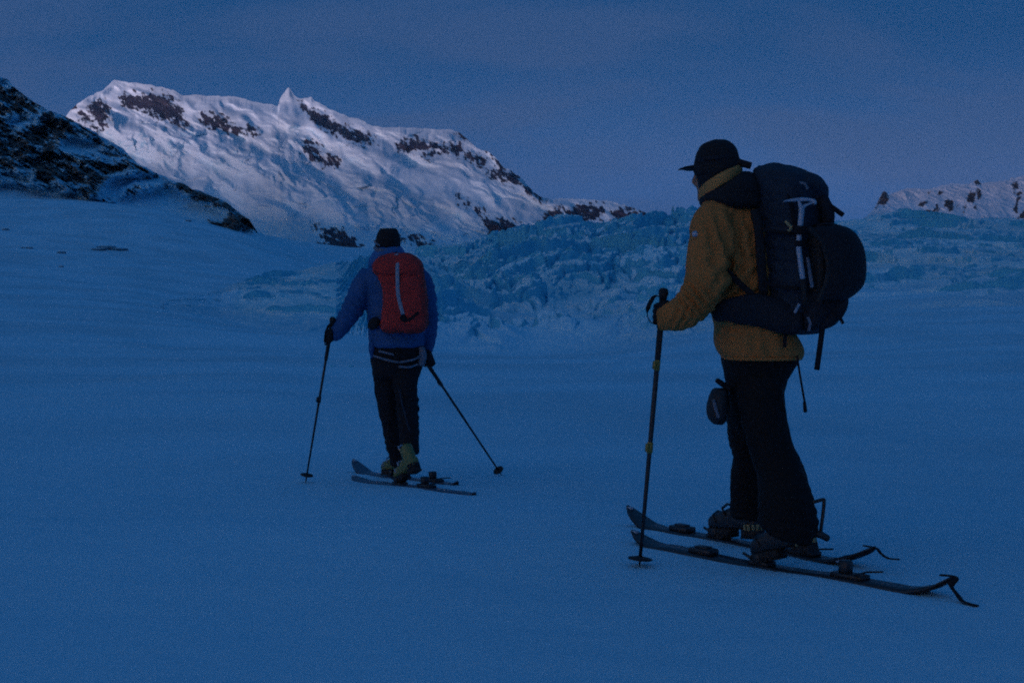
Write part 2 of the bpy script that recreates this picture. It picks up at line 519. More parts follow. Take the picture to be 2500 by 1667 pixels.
w1, w2, wv = worley((A1 + wx * 1.2) / 26, (B1 + wy * 1.2) / 15, 46)
fine = fbm(U / 13, V / 9, 0.3, 3, 47, 0.55)
# how broken each part of the face is: seracs on the left shoulder, the hanging ice in the middle, smooth snow elsewhere
serac = np.zeros(U.shape)
for (cx_, cy_, rx_, ry_, an_, am_) in [(330, 330, 170, 50, 20, 1.0), (560, 370, 190, 42, 24, 1.0), (760, 400, 130, 60, 35, 1.0), (880, 480, 190, 50, 12, .9), (1040, 330, 120, 18, 4, .7),
                                       (1120, 540, 160, 45, 15, .8), (520, 440, 180, 50, 28, .5), (1000, 560, 160, 40, 5, .7), (800, 520, 160, 50, 15, .6), (1400, 510, 120, 24, 5, .5), (1250, 480, 160, 40, 14, .4)]:
    c_, s_ = math.cos(R(an_)), math.sin(R(an_))
    du, dv = U - cx_, V - cy_
    q = ((du * c_ + dv * s_) / rx_)**2 + ((-du * s_ + dv * c_) / ry_)**2
    serac = np.maximum(serac, am_ * smooth(1.5, 0.25, q))
edge = smooth(0, 0.06, 1 - T)           # keep the crest on its line
big2 = fbm((A1 + wx * 1.5) / 120, (B1 + wy * 1.5) / 46, 0.8, 3, 54)
serac = serac * smooth(-0.55, 0.35, fbm(A1 / 60, B1 / 34, 0.6, 3, 53))
l1, l2, lv = worley((A1 + wx * 1.8) / 52, (B1 + wy * 1.8) / 26, 55)
m1, m2, mv = worley((A1 + wx * 1.2) / 22, (B1 + wy * 1.2) / 13, 56)
lump_ = np.clip(1 - l1 * 1.1, 0, 1) * (0.3 + lv) * 20 + np.clip(1 - m1 * 1.1, 0, 1) * (0.3 + mv) * 6
dY = 36 * big + 15 * big2 + (0.6 + 3.0 * serac) * med - serac * lump_ + (0.15 + 0.9 * serac) * fine
# the shoulder ridges stand in front of the basin behind them
for pts_, hgt in [([(200, 300), (300, 312), (420, 318), (560, 345), (640, 385), (760, 430), (840, 490)], 34), ([(680, 262), (780, 305), (900, 350), (960, 380)], 26),
                  ([(930, 345), (1050, 360), (1150, 372), (1250, 440), (1330, 480)], 20), ([(640, 330), (740, 352), (830, 395), (930, 450), (1060, 520)], 22)]:
    pl = np.array(pts_, float)
    yc = np.interp(U, pl[:, 0], pl[:, 1]) + 7 * fbm(U / 40, 0.9, 0, 3, 48)
    win = smooth(pl[0, 0] - 40, pl[0, 0] + 40, U) * smooth(pl[-1, 0] + 60, pl[-1, 0] - 40, U)
    dY = dY - hgt * win * smooth(-26, 8, V - yc) * smooth(110, 10, V - yc)
# the gully beside the rock ridge turns away from the light
gl_ = np.interp(U, [150, 250, 400, 520, 620, 760, 900], [285, 350, 440, 500, 560, 610, 640])
Ym = Ym + 60 * smooth(80, 0, np.abs(V - gl_)) * smooth(900, 640, U)
Ym = Ym + dY * (0.25 + 0.75 * edge)
polys = [[(292, 238), (330, 230), (395, 232), (422, 250), (441, 262), (455, 312), (428, 302), (382, 288), (345, 270), (300, 262)],
         [(220, 256), (250, 244), (268, 258), (262, 292), (250, 315), (236, 300)], [(176, 262), (196, 262), (224, 296), (236, 312), (214, 300)],
         [(490, 282), (530, 280), (560, 300), (612, 312), (624, 324), (580, 324), (545, 318), (500, 304)],
         [(732, 256), (760, 268), (812, 296), (850, 320), (898, 322), (912, 346), (880, 350), (840, 336), (800, 318), (765, 296)],
         [(964, 352), (1000, 345), (1030, 344), (1080, 356), (1128, 362), (1128, 374), (1090, 372), (1040, 366), (985, 370)],
         [(1030, 372), (1060, 374), (1050, 381), (1030, 380)],
         [(1120, 362), (1160, 378), (1186, 392), (1176, 400), (1140, 388)],
         [(1118, 322), (1130, 326), (1146, 344), (1136, 342)], [(1190, 370), (1206, 376), (1226, 404), (1236, 418), (1210, 400)],
         [(1188, 420), (1230, 418), (1255, 420), (1280, 446), (1262, 452), (1230, 440), (1200, 432)], [(1284, 452), (1300, 464), (1330, 486), (1312, 484), (1290, 468)],
         [(748, 345), (770, 355), (782, 378), (826, 394), (820, 406), (790, 400), (760, 392), (742, 366)],
         [(760, 543), (790, 556), (840, 570), (866, 590), (878, 606), (898, 612), (845, 622), (800, 602), (780, 582), (800, 578), (770, 560)],
         [(698, 598), (720, 602), (736, 614), (722, 618), (702, 610)],
         [(996, 572), (1020, 580), (1045, 594), (1072, 602), (1020, 602), (1004, 590)], [(975, 576), (990, 574), (984, 592), (974, 592)],
         [(1180, 534), (1200, 540), (1240, 540), (1270, 552), (1286, 572), (1262, 590), (1200, 596), (1186, 582), (1192, 556)],
         [(1310, 548), (1330, 524), (1380, 508), (1430, 500), (1468, 504), (1470, 526), (1440, 540), (1360, 552), (1312, 564)],
         [(1490, 512), (1530, 512), (1572, 522), (1590, 532), (1500, 536)], [(480, 556), (520, 566), (470, 562)],
         [(1160, 510), (1180, 515), (1172, 524)], [(1120, 484), (1145, 500), (1130, 500)]]
rk = np.full(U.shape, -99.0)
for p_ in polys:
    rk = np.maximum(rk, poly_sd(p_, U, V))
rockv = 0.5 + np.clip(rk + 1.5, -18, 12) / 18.0 * 0.5 + 0.26 * fine + 0.34 * fbm(A1 / 26, B1 / 9, 0.9, 4, 49, 0.55) + 0.30 * fbm((U - V * 0.4) / 5.0, V / 17, 0.4, 3, 57)
rockv = np.where(rk < -18, -0.5, rockv)
icev = 0.9 * smooth(0.16, 0.02, w2 - w1) * serac + 0.45 * serac * smooth(0.2, -0.8, med) + 0.55 * smooth(420, 560, V) * smooth(-0.2, 0.9, fbm(A1 / 70, B1 / 22, 0.7, 4, 50)) - 0.1
Xw, Yw, Zw = to_world(U, V, Ym)
bk = np.array([1, 2, 3, 4])[:, None]
Xw = np.concatenate([Xw, np.repeat(Xw[-1:], 4, 0)]); Yw = np.concatenate([Yw, Yw[-1:] + bk * 120.0]); Zw = np.concatenate([Zw, Zw[-1:] - bk * 75.0])
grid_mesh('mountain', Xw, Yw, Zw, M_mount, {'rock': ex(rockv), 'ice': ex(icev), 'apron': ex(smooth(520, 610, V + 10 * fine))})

# ---- distant ridge on the right
r_top = curve([(1900, 600), (2060, 556), (2110, 533), (2135, 510), (2146, 488), (2153, 472), (2159, 465), (2165, 470), (2170, 476), (2190, 468), (2217, 459), (2268, 462), (2293, 455), (2324, 448),
               (2366, 450), (2378, 442), (2386, 438), (2394, 448), (2434, 443), (2464, 440), (2470, 431), (2478, 436), (2500, 428), (2640, 405), (2900, 380), (3400, 420), (3900, 470)])
xs = np.concatenate([np.linspace(1900, 2100, 30)[:-1], np.linspace(2100, 2560, 420), np.linspace(2570, 3900, 60)])
ts = np.linspace(0, 1, 170)
U, T = np.meshgrid(xs, ts)
yt = r_top(U) + 1.8 * fbm(U / 14.0, 0.1, 0, 3, 61); yb = 580 + 0 * U + smooth(2100, 1900, U) * 40
V = yb + (yt - yb) * T
Yq = 1650 + (580 - V) * 1.9
nn = fbm((U + V * .9) / 46, (V - U * .5) / 30, 0.1, 5, 62, 0.55, True)
ff = fbm(U / 9, V / 12, 0.4, 3, 63)
nn = fbm((U + V * .9) / 90, (V - U * .5) / 46, 0.1, 3, 62, 0.5, True)
Yq = Yq - (9 * nn + 0.7 * ff) * (0.3 + 0.7 * smooth(0, .08, 1 - T))
pol = [[(2136, 510), (2146, 490), (2156, 464), (2166, 470), (2168, 490), (2158, 504), (2148, 498)], [(2200, 530), (2208, 518), (2216, 520), (2214, 531)], [(2218, 528), (2228, 520), (2238, 522), (2230, 532)],
       [(2252, 528), (2262, 518), (2278, 512), (2290, 500), (2294, 508), (2280, 520), (2276, 530)], [(2240, 502), (2252, 494), (2266, 492), (2252, 502)], [(2305, 492), (2316, 488), (2326, 494), (2328, 508), (2318, 516), (2308, 506)],
       [(2288, 476), (2294, 466), (2300, 468), (2294, 478)], [(2332, 505), (2338, 500), (2336, 508)], [(2358, 484), (2366, 470), (2380, 472), (2382, 490), (2374, 496), (2360, 494)], [(2350, 520), (2356, 496), (2362, 494), (2358, 512), (2352, 524)],
       [(2386, 470), (2390, 460), (2396, 464), (2396, 482), (2388, 486)], [(2376, 446), (2384, 438), (2395, 446), (2392, 452)], [(2472, 448), (2482, 444), (2484, 460), (2474, 462)],
       [(2474, 470), (2492, 472), (2486, 478)], [(2474, 512), (2480, 490), (2492, 482), (2486, 500), (2482, 518)], [(2490, 530), (2500, 512), (2512, 516), (2506, 538)], [(2476, 536), (2488, 536), (2484, 542)],
       [(2378, 506), (2386, 504), (2384, 510)], [(2262, 476), (2272, 466), (2270, 478)], [(2540, 470), (2560, 450), (2590, 500), (2560, 510)], [(2650, 430), (2700, 450), (2680, 500)]]
rk = np.full(U.shape, -99.0)
for p_ in pol:
    rk = np.maximum(rk, poly_sd(p_, U, V))
rockv = 0.5 + np.clip(rk + 0.5, -9, 8) / 9.0 * 0.5 + 0.28 * ff
rockv = np.where(rk < -9, -0.5 + 0 * rk, rockv)
Xw, Yw, Zw = to_world(U, V, Yq)
Xw = np.concatenate([Xw, np.repeat(Xw[-1:], 4, 0)]); Yw = np.concatenate([Yw, Yw[-1:] + bk * 100.0]); Zw = np.concatenate([Zw, Zw[-1:] - bk * 45.0])
grid_mesh('distant_ridge', Xw, Yw, Zw, M_dist, {'rock': ex(rockv), 'ice': ex(np.full(U.shape, -1.0))})

# ---- the icefall of the glacier
i_top = curve([(400, 740), (540, 712), (575, 694), (700, 668), (900, 632), (1000, 618), (1100, 607), (1180, 596), (1260, 580), (1330, 558), (1400, 546), (1460, 548), (1530, 540), (1600, 532), (1650, 534), (1700, 528),
               (1850, 536), (2050, 540), (2110, 536), (2250, 534), (2400, 540), (2500, 546), (2700, 552), (3300, 570), (3800, 600)])
i_bot = curve([(400, 800), (560, 795), (700, 815), (900, 830), (1100, 852), (1300, 858), (1450, 845), (1600, 825), (1800, 795), (2000, 772), (2250, 758), (2500, 752), (3000, 750), (3800, 760)])
i_far = curve([(400, 180), (560, 225), (900, 330), (1200, 400), (1600, 430), (2500, 470), (3800, 480)])
xs = np.concatenate([np.linspace(400, 540, 40)[:-1], np.linspace(540, 2540, 1250), np.linspace(2550, 3800, 80)])
ts = np.linspace(0, 1, 640)
U, T = np.meshgrid(xs, ts)
right = smooth(1850, 2050, U); left = smooth(1000, 820, U)
mid_ = (1 - right) * (1 - left)
yt = i_top(U) + 4 * mid_ + 2
Y0i = 135.0
gx = (xs - CX) / F * Y0i
gz = ground_z(xs, Y0i) + field_bump(gx, np.full(gx.shape, Y0i))
yb = np.repeat((HY - (gz - EYE) / Y0i * F + 2.5)[None, :], len(ts), 0)
V = yb + (yt - yb) * T
Yi = Y0i + (i_far(U) - Y0i) * (0.50 * T + 0.50 * T**2)
Xw, Yw, Zw = to_world(U, V, Yi)
# heights in metres over that slope: terraces with a cliff towards the viewer, then towers and rubble
wX = 7 * fbm(Xw / 26, Yw / 40, 0.3, 4, 73); wY = 16 * fbm(Xw / 30, Yw / 55, 5.3, 4, 74)
period = 11 * left + 34 * mid_ + 30 * right
q = (Yw + wY * (0.7 + 0.5 * mid_) - (0.55 * left + 0.75 * mid_ - 0.03 * right) * Xw) / period
fl = np.floor(q); fr = q - fl
saw = smooth(0, 0.035 + 0.06 * left, fr) * (1 - fr) ** 1.3
cl = smooth(560, 620, U) * np.clip(0.5 + 1.3 * fbm(Xw / (9 + 14 * (1 - left)), fl * 1.7, 0, 3, 75), 0.0, 1.4)
hband = smooth(565, 640, U) * saw * cl * (1.05 * left + 2.5 * mid_ + 2.2 * right)
crev = smooth(0.10, 0.0, np.abs(fr - 0.62 - 0.2 * fbm(Xw / 15, fl * 2.3, 0, 2, 76))) * (0.5 * left + 1.4 * mid_ + 1.1 * right)
def blocks(size, deep, seed, jit_, gap):
    d1, d2, vv = worley((Xw + wX * jit_) / size, (Yw + wY * jit_) / deep, seed)
    return smooth(0.02, gap, d2 - d1) * (0.15 + 0.85 * vv), vv
b1, v1 = blocks(15.0, 30, 78, 1.2, 0.08); b2, v2 = blocks(6.8, 14, 79, 0.9, 0.11); b3, v3 = blocks(2.2, 4.6, 80, 0.5, 0.22)
f1 = fbm(Xw / 1.8, Yw / 3.4, 0.2, 4, 81, 0.55)
f2 = fbm(Xw / 17, Yw / 34, 0.9, 3, 82)
wallblk = smooth(0.35, 0.62, T + 0.12 * f2) * mid_ * smooth(1080, 1260, U)
hb = (3.4 * b1 * (0.45 + 0.8 * wallblk) + 2.0 * b2 + 0.55 * b3) * (mid_ + 0.16 * left + 0.28 * right) + (0.35 * mid_ + 0.16) * f1
patch = 0.25 + 0.75 * smooth(-0.45, 0.30, f2 + 0.8 * T - 0.15)
act = smooth(0.0, 0.22, T + 0.10 * f2) * (1 - 0.62 * mid_ * smooth(0.90, 1.0, T))
hgt_ = act * ((hband - crev) * (0.55 + 0.45 * patch) + hb * patch)
hgt_ = hgt_ - 1.2 * smooth(0.12, 0.0, T)
Zw = Zw + hgt_
Pg = np.stack([Xw, Yw, Zw], -1)
nrm = np.cross(np.gradient(Pg, axis=1), np.gradient(Pg, axis=0)); nrm /= np.linalg.norm(nrm, axis=-1, keepdims=True) + 1e-9
nz_ = np.abs(nrm[..., 2])
for _ in range(1):
    nz_[1:-1, 1:-1] = (nz_[1:-1, 1:-1] * 2 + nz_[:-2, 1:-1] + nz_[2:, 1:-1] + nz_[1:-1, :-2] + nz_[1:-1, 2:]) / 6
# bare ice where the surface stands steep, snow where it lies flat
icev = smooth(0.90, 0.55, nz_) * (0.30 + 0.55 * patch + 0.15 * wallblk) + 0.25 * wallblk * smooth(-0.5, 0.5, f2) + 0.42 * right * smooth(-0.5, 0.3, f2) + 0.12 * f1 + left * 0.6 * smooth(0.0, 0.05, fr) * smooth(0.6, 0.2, fr + 0.25 * f1) * smooth(0.25, 0.9, cl)
icev = np.clip((icev * 1.15 + 0.30 * (right + left) * f1) * smooth(0.0, 0.16, T + 0.10 * f2) - 0.05, -0.4, 1.1)
apron = np.clip(smooth(0.42, 0.04, T + 0.16 * f2) + smooth(600, 550, U), 0, 1)
Xw = np.concatenate([Xw, np.repeat(Xw[-1:], 4, 0)]); Yw = np.concatenate([Yw, Yw[-1:] + bk * 60.0]); Zw = np.concatenate([Zw, Zw[-1:] - bk * 6.0])
grid_mesh('glacier_icefall', Xw, Yw, Zw, M_ice, {'rock': ex(np.full(U.shape, -1.0)), 'ice': ex(icev), 'apron': ex(apron)})

# ---- the hill added unseen behind the viewer, keeping first sun off the valley
hx = np.linspace(-6000, 6000, 200); hy = np.linspace(-700, 700, 40)
HX, HYy = np.meshgrid(hx, hy)
prof = np.cos(np.clip(HYy / 700, -1, 1) * math.pi / 2) ** 1.3
crest_h = np.interp(HX, [-6000, 400, 600, 780, 960, 1200, 1420, 1620, 1800, 2200, 6000], [412, 412, 400, 318, 312, 335, 335, 372, 390, 392, 420])  # crest dips where the added hill should let sun reach the slopes
HZ = (crest_h + 22 * fbm(HX / 500, 0.3, 0, 4, 91)) * prof * smooth(6000, 4800, np.abs(HX)) + 14 * fbm(HX / 160, HYy / 160, 0, 4, 92) - 12
ds = Vector((math.sin(az), math.cos(az)))
ctr = ds * 4000
wxh = ctr.x + HX * ds.y * 1.0 + HYy * ds.x; wyh = ctr.y - HX * ds.x + HYy * ds.y
grid_mesh('sun_blocking_hill', wxh, wyh, HZ, M_dist, {'rock': 0.9 * fbm(HX / 90, HYy / 90, 0, 4, 93) - 0.1, 'ice': np.full(HX.shape, -1.0)}, flip=False)

# ------------------------------------------------------------------ object helpers


class Geo:
    def __init__(s):
        s.v, s.f = [], []

    def rings(s, rings, cap=True, closed=False):
        n0 = len(s.v); n = len(rings[0])
        for r in rings:
            s.v += [Vector(p) for p in r]
        m = len(rings)
        for i in range(m if closed else m - 1):
            a, b = n0 + i * n, n0 + ((i + 1) % m) * n
            for j in range(n):
                k = (j + 1) % n
                s.f.append((a + j, a + k, b + k, b + j))
        if cap and not closed:
            s.f.append(tuple(n0 + j for j in reversed(range(n))))
            s.f.append(tuple(n0 + (m - 1) * n + j for j in range(n)))
        return s

    def box(s, c, ax, ay, az_, hx_, hy_, hz_, bev=0.25):
        """bevelled box about c with half sizes along three axes"""
        c, ax, ay, az_ = Vector(c), Vector(ax), Vector(ay), Vector(az_)
        rg = []
        b = min(hx_, hy_, hz_) * bev
        for z, ins in ((-hz_, b), (-hz_ + b, 0), (hz_ - b, 0), (hz_, b)):
            X_, Y_ = hx_ - ins, hy_ - ins
            ring = []
            for sx, sy in ((1, 1), (-1, 1), (-1, -1), (1, -1)):
                p1 = (sx * X_, sy * (Y_ - b)); p2 = (sx * (X_ - b), sy * Y_)
                for p in ((p1, p2) if sx * sy > 0 else (p2, p1)):
                    ring.append(c + ax * p[0] + ay * p[1] + az_ * z)
            rg.append(ring)
        return s.rings(rg)

    def tube(s, pts, rad, n=10, closed=False, flat=None, flatdir=None):
        """round (or flat) tube through world points"""
        pts = [Vector(p) for p in pts]
        rad = rad if isinstance(rad, (list, tuple)) else [rad] * len(pts)
        m = len(pts); rg = []
        up = None
        for i, p in enumerate(pts):
            if closed:
                t = pts[(i + 1) % m] - pts[i - 1]
            else:
                t = pts[min(i + 1, m - 1)] - pts[max(i - 1, 0)]
            t.normalize()
            if up is None:
                ref = Vector(flatdir) if flatdir is not None else (Vector((0, 0, 1)) if abs(t.z) < 0.9 else Vector((1, 0, 0)))
                up = ref
            a = t.cross(up)
            if a.length < 1e-5:
                a = t.orthogonal()
            a.normalize(); b = a.cross(t).normalized()
            if flatdir is None:
                up = b
            ra, rb = rad[i], (rad[i] if flat is None else flat)
            rg.append([p + a * math.cos(2 * math.pi * k / n) * ra + b * math.sin(2 * math.pi * k / n) * rb for k in range(n)])
        return s.rings(rg, closed=closed)

    def ball(s, c, rx, ry, rz, n=16, m=10, M=None):
        c = Vector(c); rg = []
        for i in range(m + 1):
            ph = -math.pi / 2 + math.pi * (0.02 + 0.96 * i / m)
            ring = []
            for k in range(n):
                a = 2 * math.pi * k / n
                p = Vector((math.cos(ph) * math.cos(a) * rx, math.cos(ph) * math.sin(a) * ry, math.sin(ph) * rz))
                ring.append(c + (M @ p if M else p))
            rg.append(ring)
        return s.rings(rg)

    def add(s, o):
        n0 = len(s.v); s.v += o.v; s.f += [tuple(i + n0 for i in f) for f in o.f]
        return s


def catmull(pts, sub=4):
    a = [np.array(p, float) for p in pts]
    if len(a) < 3:
        return a
    o = []
    for i in range(len(a) - 1):
        p0, p1, p2, p3 = a[max(i - 1, 0)], a[i], a[i + 1], a[min(i + 2, len(a) - 1)]
        for k in range(sub):
            t = k / sub
            o.append(0.5 * ((2 * p1) + (-p0 + p2) * t + (2 * p0 - 5 * p1 + 4 * p2 - p3) * t * t + (-p0 + 3 * p1 - 3 * p2 + p3) * t**3))
    o.append(a[-1])
    return o


class Fig:
    """shapes measured in photograph pixels about a figure standing at distance Y0"""
    def __init__(s, Y0):
        s.Y0 = Y0

    def p(s, px, py, dd=0.0):
        return P(px, py, s.Y0 + dd)

    def limb(s, g, pts, depth=1.0, n=18, sub=4, round_ends=True):
        """pts: (px, py, dd, radius in px[, depth radius in px])"""
        q = catmull([tuple(p) + ((p[3] * depth,) if len(p) == 4 else ()) for p in pts], sub)
        if round_ends:
            def cap_pts(e, f):
                o = []
                d = (e[:3] - f[:3]); d = d / (np.hypot(d[0], d[1]) + 1e-6)
                for k in (0.5, 0.85):
                    c_ = e.copy(); c_[:2] = e[:2] + d[:2] * e[3] * k * 0.55
                    w = math.sqrt(max(1 - k * k, 0.05)); c_[3] *= w; c_[4] *= w
                    o.append(c_)
                return o
            q = list(reversed(cap_pts(q[0], q[1]))) + q + cap_pts(q[-1], q[-2])
        ctr = [s.p(a[0], a[1], a[2]) for a in q]
        rg = []
        for i, c in enumerate(ctr):
            t = (ctr[min(i + 1, len(ctr) - 1)] - ctr[max(i - 1, 0)]).normalized()
            sd_ = t.cross(Vector((0, 1, 0)))
            sd_ = sd_.normalized() if sd_.length > 1e-4 else Vector((1, 0, 0))
            dp = sd_.cross(t).normalized()
            k_ = c.y / F
            rg.append([c + sd_ * math.cos(2 * math.pi * k / n) * q[i][3] * k_ + dp * math.sin(2 * math.pi * k / n) * q[i][4] * k_ for k in range(n)])
        g.rings(rg)
        return g

    def hsec(s, g, secs, ex_=2.4, n=32, sub=4, skew=0.0):
        """horizontal sections (py, left px, right px, dd, half depth m); skew turns the section about the vertical"""
        rg = []
        for (py, xl, xr, dd, hb) in catmull(secs, sub):
            c = s.p((xl + xr) / 2, py, dd); hw = (xr - xl) / 2 * c.y / F
            ring = []
            for k in range(n):
                a = 2 * math.pi * k / n
                ca_, sa_ = math.cos(a), math.sin(a)
                u = math.copysign(abs(ca_)**(2 / ex_), ca_); v = math.copysign(abs(sa_)**(2 / ex_), sa_)
                ring.append(c + Vector((u * hw, v * hb + skew * u * hw, 0)))
            rg.append(ring)
        g.rings(rg)
        return g

    def strap(s, g, pts, w, th=0.0022, n=8, sub=4):
        """flat webbing facing the viewer: (px, py, dd), width px"""
        q = catmull(pts, sub)
        ctr = [s.p(*a) for a in q]
        rg = []
        for i, c in enumerate(ctr):
            t = (ctr[min(i + 1, len(ctr) - 1)] - ctr[max(i - 1, 0)]).normalized()
            sd_ = t.cross(Vector((0, 1, 0)))
            sd_ = sd_.normalized() if sd_.length > 1e-4 else Vector((1, 0, 0))
            dp = sd_.cross(t).normalized(); hw = w / 2 * c.y / F
            rg.append([c + sd_ * a * hw + dp * b * th for a, b in ((1, .6), (.7, 1), (-.7, 1), (-1, .6), (-1, -.6), (-.7, -1), (.7, -1), (1, -.6))])
        g.rings(rg)
        return g


def empty(name, loc, label, cat, group=None):
    o = bpy.data.objects.new(name, None); C.objects.link(o); o.location = loc
    o.empty_display_size = 0.1
    o['label'] = label; o['category'] = cat
    if group:
        o['group'] = group
    return o


def root_of(o):
    while o.parent:
        o = o.parent
    return o


def build(name, g, mat, parent=None, remesh=None, fold=None, sub=0, smooth_it=2, flat=False, label=None, base=None, folds2=None):
    me = bpy.data.meshes.new(name)
    off = Vector((0, 0, 0))
    if parent is not None:
        off = root_of(parent).location
    elif base is not None:
        off = Vector(base)
    me.from_pydata([tuple(v - off) for v in g.v], [], g.f)
    bm = bmesh.new(); bm.from_mesh(me); bmesh.ops.recalc_face_normals(bm, faces=bm.faces); bm.to_mesh(me); bm.free()
    o = bpy.data.objects.new(name, me); C.objects.link(o)
    if remesh or sub:
        if remesh:
            md = o.modifiers.new('r', 'REMESH'); md.mode = 'VOXEL'; md.voxel_size = remesh
            if smooth_it:
                ms = o.modifiers.new('s', 'SMOOTH'); ms.factor = 0.5; ms.iterations = smooth_it
        if sub:
            md = o.modifiers.new('u', 'SUBSURF'); md.levels = sub; md.render_levels = sub
        dg = bpy.context.evaluated_depsgraph_get()
        me2 = bpy.data.meshes.new_from_object(o.evaluated_get(dg))
        o.modifiers.clear(); o.data = me2; bpy.data.meshes.remove(me); me = me2; me.name = name
    if fold:
        co = np.zeros(len(me.vertices) * 3, np.float32); me.vertices.foreach_get('co', co); co = co.reshape(-1, 3).astype(float)
        no = np.zeros(len(me.vertices) * 3, np.float32); me.vertices.foreach_get('normal', no); no = no.reshape(-1, 3)
        amp_, sx_, sz_, seed = fold
        tw = co[:, 2] + 0.5 * co[:, 0] + 0.02 * noise3(co[:, 0] * 9, co[:, 1] * 9, co[:, 2] * 9, seed + 7)
        d = amp_ * (fbm(co[:, 0] / sx_, co[:, 1] / sx_, tw / sz_, 3, seed, 0.5, True) * 0.6 + 0.5 * fbm(co[:, 0] / 0.12, co[:, 1] / 0.12, co[:, 2] / 0.16, 2, seed + 20))
        if folds2:
            for (c_, rad_, a_, wl, di) in folds2:      # local creases: centre, radius, amplitude, wavelength, direction
                c_ = np.array(c_ - off); r_ = np.linalg.norm(co - c_, axis=1)
                ph = (co - c_) @ np.array(di) / wl + 0.35 * noise3(co[:, 0] * 14, co[:, 1] * 14, co[:, 2] * 14, seed + 40)
                d = d + a_ * np.exp(-(r_ / rad_)**2) * np.sin(2 * math.pi * ph)
        co += no * d[:, None]
        me.vertices.foreach_set('co', co.astype(np.float32).ravel()); me.update()
    if not flat:
        me.polygons.foreach_set('use_smooth', np.ones(len(me.polygons), bool))
    me.materials.clear(); me.materials.append(mat)
    if parent is not None:
        o.parent = parent
    elif base is not None:
        o.location = base
    if label:
        o['label'] = label
    return o


def hand_geo(c, up, palm, fwd, wrist, s=1.0, gr=0.021):
    """a gloved hand closed round a pole at c: palm lies on side `palm`, fingers go round by fwd; thumb on top"""
    c, up, palm, fwd, wrist = Vector(c), Vector(up).normalized(), Vector(palm).normalized(), Vector(fwd).normalized(), Vector(wrist)
    g = Geo()
    kn = c + palm * gr * 1.5 + fwd * gr * 0.4
    heel = c + palm * gr * 1.3 - fwd * gr * 2.0
    for zz in (-0.028, -0.009, 0.010, 0.029):      # palm as a slab of soft rays from the wrist to each knuckle
        g.tube([wrist + up * zz * 0.5, heel + up * zz, (heel + kn) / 2 + up * zz * 1.05, kn + up * zz * 1.1], [0.020 * s, 0.019 * s, 0.018 * s, 0.016 * s], 10)
    g.tube([wrist - (heel - wrist) * 0.4, wrist, heel], [0.030 * s, 0.028 * s, 0.024 * s], 12)
    for i, (zz, ln, rd) in enumerate(((0.033, 0.92, .0112), (0.011, 1.0, .0118), (-0.011, 0.95, .0112), (-0.032, 0.78, .0098))):
        pts = []
        for k in range(6):
            a = R(52 + 205 * ln * k / 5)
            # start on the palm side and curl forward round to the far side
            d = palm * math.cos(a - R(52)) + fwd * math.sin(a - R(52))
            pts.append(c + d * (gr + rd * 0.85) + up * (zz - 0.006 * k * (0.4 + 0.15 * i) / 2))
        g.tube(pts, [rd * s * (1.12 - 0.05 * k) for k in range(6)], 9)
    tpts = [heel + up * 0.030, c - fwd * gr * 1.1 + palm * gr * 0.8 + up * 0.044, c - fwd * gr * 0.9 - palm * gr * 0.8 + up * 0.046, c + fwd * gr * 0.4 - palm * gr * 1.3 + up * 0.040]
    g.tube(tpts, [0.015 * s, 0.014 * s, 0.0125 * s, 0.0105 * s], 9)
    return g


def ski_pole(tip, top, label, clamps, basket_z=0.05, loop=None, group=None, basket_r=0.05, clampm=None, th=1.0):
    tip, top = Vector(tip), Vector(top)
    d = (top - tip).normalized(); Ln = (top - tip).length
    t = empty('ski_pole', tip, label, 'ski pole', group)
    at = lambda s_: tip + d * s_
    g = Geo(); g.tube([at(0.035), at(0.3), at(Ln * 0.55), at(Ln - 0.16)], [0.0062 * th, 0.0072 * th, 0.0088 * th, 0.0092 * th], 12); build('shaft', g, M_poleb, t)
    g = Geo(); g.tube([at(0), at(0.02), at(0.045)], [0.002, 0.005, 0.006], 10); build('tip', g, M_shellb, t)
    g = Geo()
    rr_ = []
    for s_, r_ in ((-0.30, .011), (-0.29, .013), (-0.16, .0135), (-0.155, .016), (-0.12, .0145), (-0.06, .0155), (-0.03, .0165), (-0.015, .020), (0.0, .0215), (0.012, .017), (0.016, .008)):
        rr_.append((at(Ln + s_), r_))
    g.tube([a for a, _ in rr_], [b for _, b in rr_], 14); build('grip', g, M_rub, t)
    # basket: a ring plate with spokes
    g = Geo(); a = d.orthogonal().normalized(); b = d.cross(a)
    n_ = 28
    prof_ = [(0.010, 0.006), (0.014, 0.009), (basket_r * 0.6, 0.004), (basket_r * 0.97, 0.0005), (basket_r, -0.003), (basket_r * 0.95, -0.005), (basket_r * 0.5, -0.002), (0.010, -0.004)]
    g.rings([[at(basket_z + z_) + (a * math.cos(2 * math.pi * k / n_) + b * math.sin(2 * math.pi * k / n_)) * r_ * (1 + 0.06 * (k % 4 == 0) * (r_ > 0.03)) for k in range(n_)] for r_, z_ in prof_], closed=True)
    build('basket', g, M_rub, t)
    for cz in clamps:
        g = Geo(); g.tube([at(cz - 0.024), at(cz - 0.02), at(cz + 0.02), at(cz + 0.024)], [0.0105, 0.0135, 0.0135, 0.0105], 12)
        lv = (a if abs(a.x) > abs(b.x) else b); lv = lv * (-1 if lv.x > 0 else 1)
        g.box(at(cz) + lv * 0.018, d, lv, d.cross(lv), 0.017, 0.005, 0.008)
        build('clamp', g, clampm or M_clamp, t)
    if loop:
        g = Geo(); g.tube(catmull([tuple(p) for p in loop], 4), 0.010, 8, flat=0.0022, flatdir=(0.3, -0.2, 1)); build('wrist_strap', g, M_web, t)
    return t


